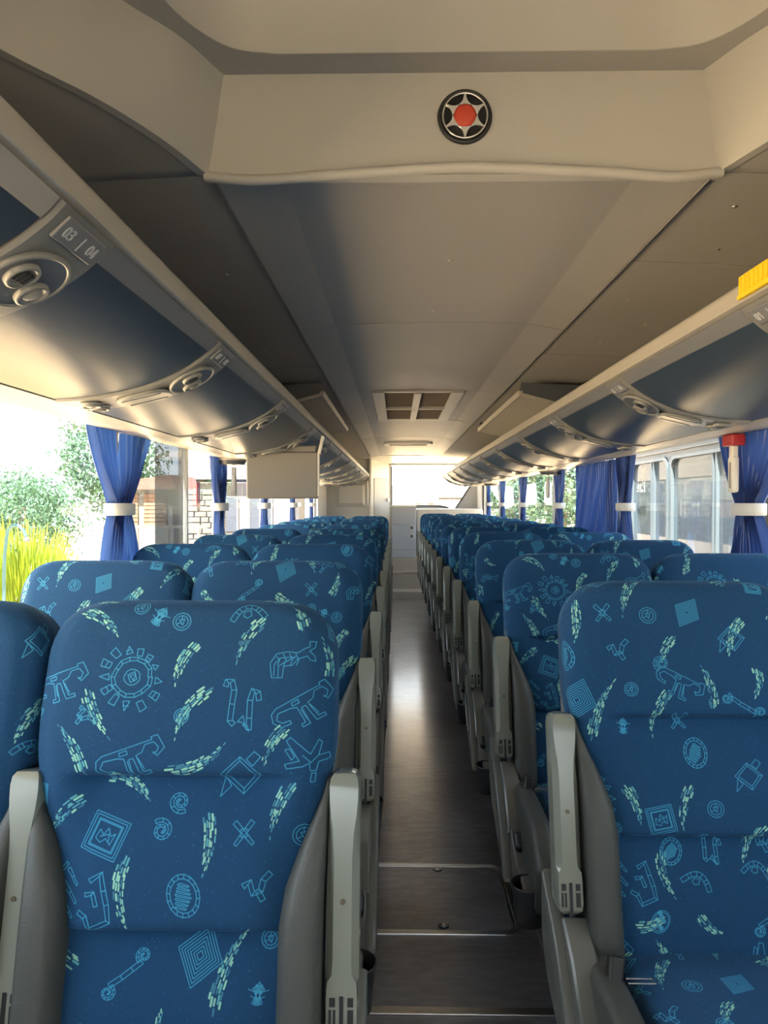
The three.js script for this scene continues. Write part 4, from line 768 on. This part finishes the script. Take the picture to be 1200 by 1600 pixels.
function tree(name, label, x, d, base, h, r, mat, n, size, sd, category = 'tree') {
  const t = thing(name, label, category, [x, GY, -d]);
  part('trunk', loft([0, 0.5, 1].map(k => Array.from({ length: 8 }, (_, i) => V3(Math.cos(i / 8 * 6.283) * (0.16 - 0.08 * k) * r / 1.6 + 0.1 * k, (base + h * 0.6 - GY) * k, Math.sin(i / 8 * 6.283) * (0.16 - 0.08 * k) * r / 1.6)))), X.bark, t);
  const f = foliage(n, r, h / 2, r, size, sd); f.translate(0, base - GY + h / 2, 0); part('crown', f, mat, t); return t;
}
tree('tree', 'tall leafy tree behind the brick house on the left', -12.2, 31, 0.2, 6.0, 2.6, X.leaf, 5200, 0.13, 301);
tree('tree', 'dark leafy tree behind the yellow-green bush on the left', -11.2, 21.5, -0.9, 3.6, 2.1, X.leaf, 6000, 0.085, 302);
tree('tree', 'low round tree at the far left by the pale trunk', -9.9, 15.0, -0.9, 2.4, 1.9, X.leaf, 5000, 0.075, 303);
tree('tree', 'pale tree far away on the left horizon', -19, 35, -0.9, 4.0, 3.2, X.leaf, 4000, 0.14, 304);
tree('tree', 'leafy tree beyond the far right windows', 6.3, 29, 0.0, 4.6, 2.2, X.leaf, 4200, 0.12, 305);
tree('tree', 'green tree right of the coach behind the parked bus', 9.5, 23, -1.0, 3.6, 2.0, X.leaf, 3600, 0.1, 306);
tree('tree', 'round tree outside the last right window', 5.2, 34, -0.2, 4.4, 1.7, X.leaf, 3600, 0.12, 307);
{
  const b = thing('bush', 'bright yellow-green grassy bush outside the left window', 'bush', [-4.9, GY, -9.4]);
  const f = foliage(9000, 1.35, 1.25, 1.2, 0.065, 310, 2.0); f.translate(0, 1.2, 0); part('blades', f, X.leafYellow, b); part('stem', new THREE.CylinderGeometry(0.1, 0.16, 0.8, 8).translate(0, 0.4, 0), X.bark, b);
  const b2 = thing('bush', 'small green bush at the lower left window corner', 'bush', [-5.6, GY, -6.9]);
  const f2 = foliage(2200, 0.95, 1.0, 0.9, 0.09, 311); f2.translate(0, 1.0, 0); part('leaves', f2, X.leafYellow, b2); part('stem', new THREE.CylinderGeometry(0.08, 0.12, 0.6, 8).translate(0, 0.3, 0), X.bark, b2);
  const tr = thing('leaning_trunk', 'pale leaning trunk at the left picture edge', 'trunk', [-4.15, GY, -6.6]);
  part('stem', tube([V3(-0.25, 0, 0), V3(0.0, 1.8, 0), V3(0.2, 2.9, 0), V3(0.55, 4.4, 0)], 0.09, 24, 10), X.pale, tr);
  const m = thing('curved_lamp_arm', 'dark teal curved arm with white end outside the left window', 'lamp arm', [-3.70, GY, -6.9]);
  part('arm', tube([V3(-0.11, 0, 0), V3(-0.12, 2.2, 0), V3(-0.07, 2.42, 0), V3(0.02, 2.43, 0), V3(0.08, 2.33, 0)], 0.016, 40, 8), X.teal, m); part('white_end', new THREE.SphereGeometry(0.028, 14, 10).translate(0.085, 2.30, 0), X.pale, m);
}
{ // brick house, frame, stone wall, pale building on the left
  const h = thing('brick_house', 'small brick house with red tiled roof outside the left window', 'house', [-8.0, GY, -24]);
  part('plinth', box(1.9, 1.9, 2.4, 0, 0.95, 0), X.plaster, h); part('wall', box(1.8, 1.2, 2.3, 0, 2.45, 0), X.plaster, h);
  for (const x of [-0.52, 0.38]) { const pnl = part('brick_panel', box(0.72, 1.0, 0.06, x, 2.42, 1.16), X.brick, h); for (let k = 0; k < 8; k++) part('brick_course', box(0.72, 0.085, 0.03, x, 1.98 + k * 0.125, 1.19), X.brick, pnl); }
  part('roof', prism([[-1.1, 3.05], [1.1, 3.05], [0.9, 3.5], [-0.2, 3.35]], -1.4, 1.4), X.roof, h);
  const f = thing('wooden_fence', 'rough wooden rail frame below the brick house', 'fence', [-5.6, GY, -16.6]);
  part('rail', box(2.4, 0.07, 0.05, 0, 2.1, 0), X.wood, f); part('rail', box(2.4, 0.06, 0.05, 0, 1.4, 0), X.wood, f);
  for (const x of [-1.1, -0.4, 0.3, 1.0]) part('post', box(0.06, 2.1, 0.06, x, 1.05, 0), X.wood, f);
  const br = box(1.0, 0.05, 0.04, 0, 0, 0.03); br.rotateZ(-0.7); br.translate(0.2, 1.75, 0); part('brace', br, X.wood, f);
  const w = thing('stone_wall', 'white layered stone wall near the red sticker', 'wall', [-5.3, GY, -20]);
  const row = []; reseed(77); for (let r = 0; r < 20; r++) { let x = -0.5; while (x < 0.5) { const l = rr(0.15, 0.4); part('stone', rbox(Math.min(l, 0.52 - x), 0.135, 0.2 + rr(0, 0.05), 0.02, x + Math.min(l, 0.52 - x) / 2, 0.075 + r * 0.15, 0, 1), X.stone, w); x += l + 0.02; } }
  part('mortar_core', box(0.98, 3.0, 0.14, 0, 1.5, -0.02), X.plaster, w);
  const p = thing('pale_building', 'pale building with dark openings behind the hanging monitor', 'building', [-6.4, GY, -30]);
  part('wall', box(4.6, 3.4, 4, 0, 1.7, 0), X.plaster, p); part('eave', box(5.0, 0.16, 4.6, 0, 3.6, 0), X.pale, p); part('upper_wall', box(4.2, 1.4, 3.6, 0, 4.3, 0), X.plaster, p);
  for (const x of [-1.5, -0.2, 1.1]) { const o = part('opening', box(0.85, 1.3, 0.08, x, 2.2, 2.0), X.busDark, p); part('opening_frame', merge([box(0.06, 1.3, 0.1, x - 0.43, 2.2, 2.02), box(0.06, 1.3, 0.1, x + 0.43, 2.2, 2.02)]), X.pale, o); }
  const q = thing('rear_building', 'long pale low building seen through the back window', 'building', [5, GY, -48]);
  part('wall', box(16, 3.7, 3, 0, 1.85, 0), X.pale, q); for (let k = 0; k < 9; k++) part('opening', box(0.5, 0.8, 0.1, -3.8 + k * 0.75, 3.0, 1.5), X.plaster, q);
  const yw = thing('yard_wall', 'pale boundary wall beyond the right windows', 'wall', [9, GY, -38]);
  part('wall', box(14, 2.9, 0.25, 0, 1.45, 0), X.plaster, yw); part('coping', box(14, 0.1, 0.35, 0, 2.95, 0), X.pale, yw);
}
{ // neighbouring bus, parked alongside on the right
  const b = thing('parked_bus', 'pale blue bus parked alongside outside the right windows', 'bus', [2.28, GY, 0]);
  const dA = -4.0, dB = 7.72, y = v => v - GY, panes = [[-3.8, -2.4], [-2.3, -0.9], [-0.8, 0.6], [0.7, 2.1], [2.2, 3.6], [3.7, 5.05], [5.13, 6.53], [6.63, 7.62]];
  const holes = panes.map(([a, c]) => roundRectPts(a, c, y(0.75), y(1.79), 0.09, 5));
  part('side_panel', wallX(0, 0.05, rectPts(dA, dB, 0.35, y(2.02)), holes), X.busBody, b);
  part('roof', prism([[0.0, y(2.0)], [0.06, y(2.1)], [0.3, y(2.2)], [1.2, y(2.26)], [2.1, y(2.2)], [2.4, y(2.0)], [2.3, y(1.98)], [0.1, y(1.98)]], dA, dB), X.pale, b);
  part('drip_rail', rbox2(-0.03, 0.0, y(1.905), y(1.925), dA, dB, 0.004), X.busFrame, b); part('drip_rail', rbox2(-0.02, 0.0, y(1.845), y(1.86), dA, dB, 0.004), X.busFrame, b);
  part('far_side', wallX(2.36, 0.05, rectPts(dA, dB, 0.35, y(0.95))), X.busBody, b); part('interior_floor', box2(0.05, 2.36, 0.9, 0.95, dA, dB), X.busDark, b);
  part('end_panel', box2(0, 2.4, 0.35, y(2.1), dB - 0.05, dB), X.busBody, b);
  for (const [a, c] of panes) {
    const fr = wallX(-0.012, 0.03, roundRectPts(a - 0.022, c + 0.022, y(0.73), y(1.812), 0.105, 5), [roundRectPts(a + 0.012, c - 0.012, y(0.76), y(1.778), 0.08, 5)]); const w = part('window_frame', fr, X.busFrame, b);
    const pg = new THREE.PlaneGeometry(c - a, 1.04); pg.rotateY(-Math.PI / 2); pg.translate(0.02, y(1.27), -(a + c) / 2); part('window_pane', pg, X.busGlass, w);
    part('slider_bar', rbox2(-0.008, 0.02, y(0.76), y(1.778), lerp(a, c, 0.34), lerp(a, c, 0.34) + 0.025, 0.004), X.busFrame, w); part('slider_bar', rbox2(-0.008, 0.02, y(0.76), y(1.778), lerp(a, c, 0.34) + 0.06, lerp(a, c, 0.34) + 0.085, 0.004), X.busFrame, w);
  }
  for (const [d, k] of [[3.4, 0], [4.4, 0], [5.6, 0], [6.4, 0], [7.2, 0]]) { const g = rbox(0.9, 0.95, 0.16, 0.06, 0.55, y(0.95), -d); part('seat_back', g, k ? X.busSeat : X.busSeat, b); }
  part('grab_pole', tube([V3(0.40, 0.9, -6.15), V3(0.40, y(2), -5.85)], 0.02, 4, 8), std(0.6, 0.45, 0.08, 0.4), b);
  const letters = new TextGeometry('Exe', { font: serif, size: 0.10, depth: 0.004 }); letters.computeBoundingBox(); letters.rotateY(Math.PI / 2); letters.translate(-0.02, y(1.50), -7.16);
  part('lettering', letters, (M.lettering = std(0.16, 0.165, 0.165, 0.5, { side: THREE.DoubleSide })), b).userData.label = 'white mirrored lettering on the glass';
  for (const d of [-1.5, 6.2]) { const wg = new THREE.CylinderGeometry(0.48, 0.48, 0.28, 28); wg.rotateZ(Math.PI / 2); wg.translate(0.2, 0.48, -d); part('wheel', wg, X.busDark, b); }
}
scene.traverse(o => { if (o.isMesh) { o.castShadow = o.receiveShadow = true; } });
renderer.render(scene, camera);
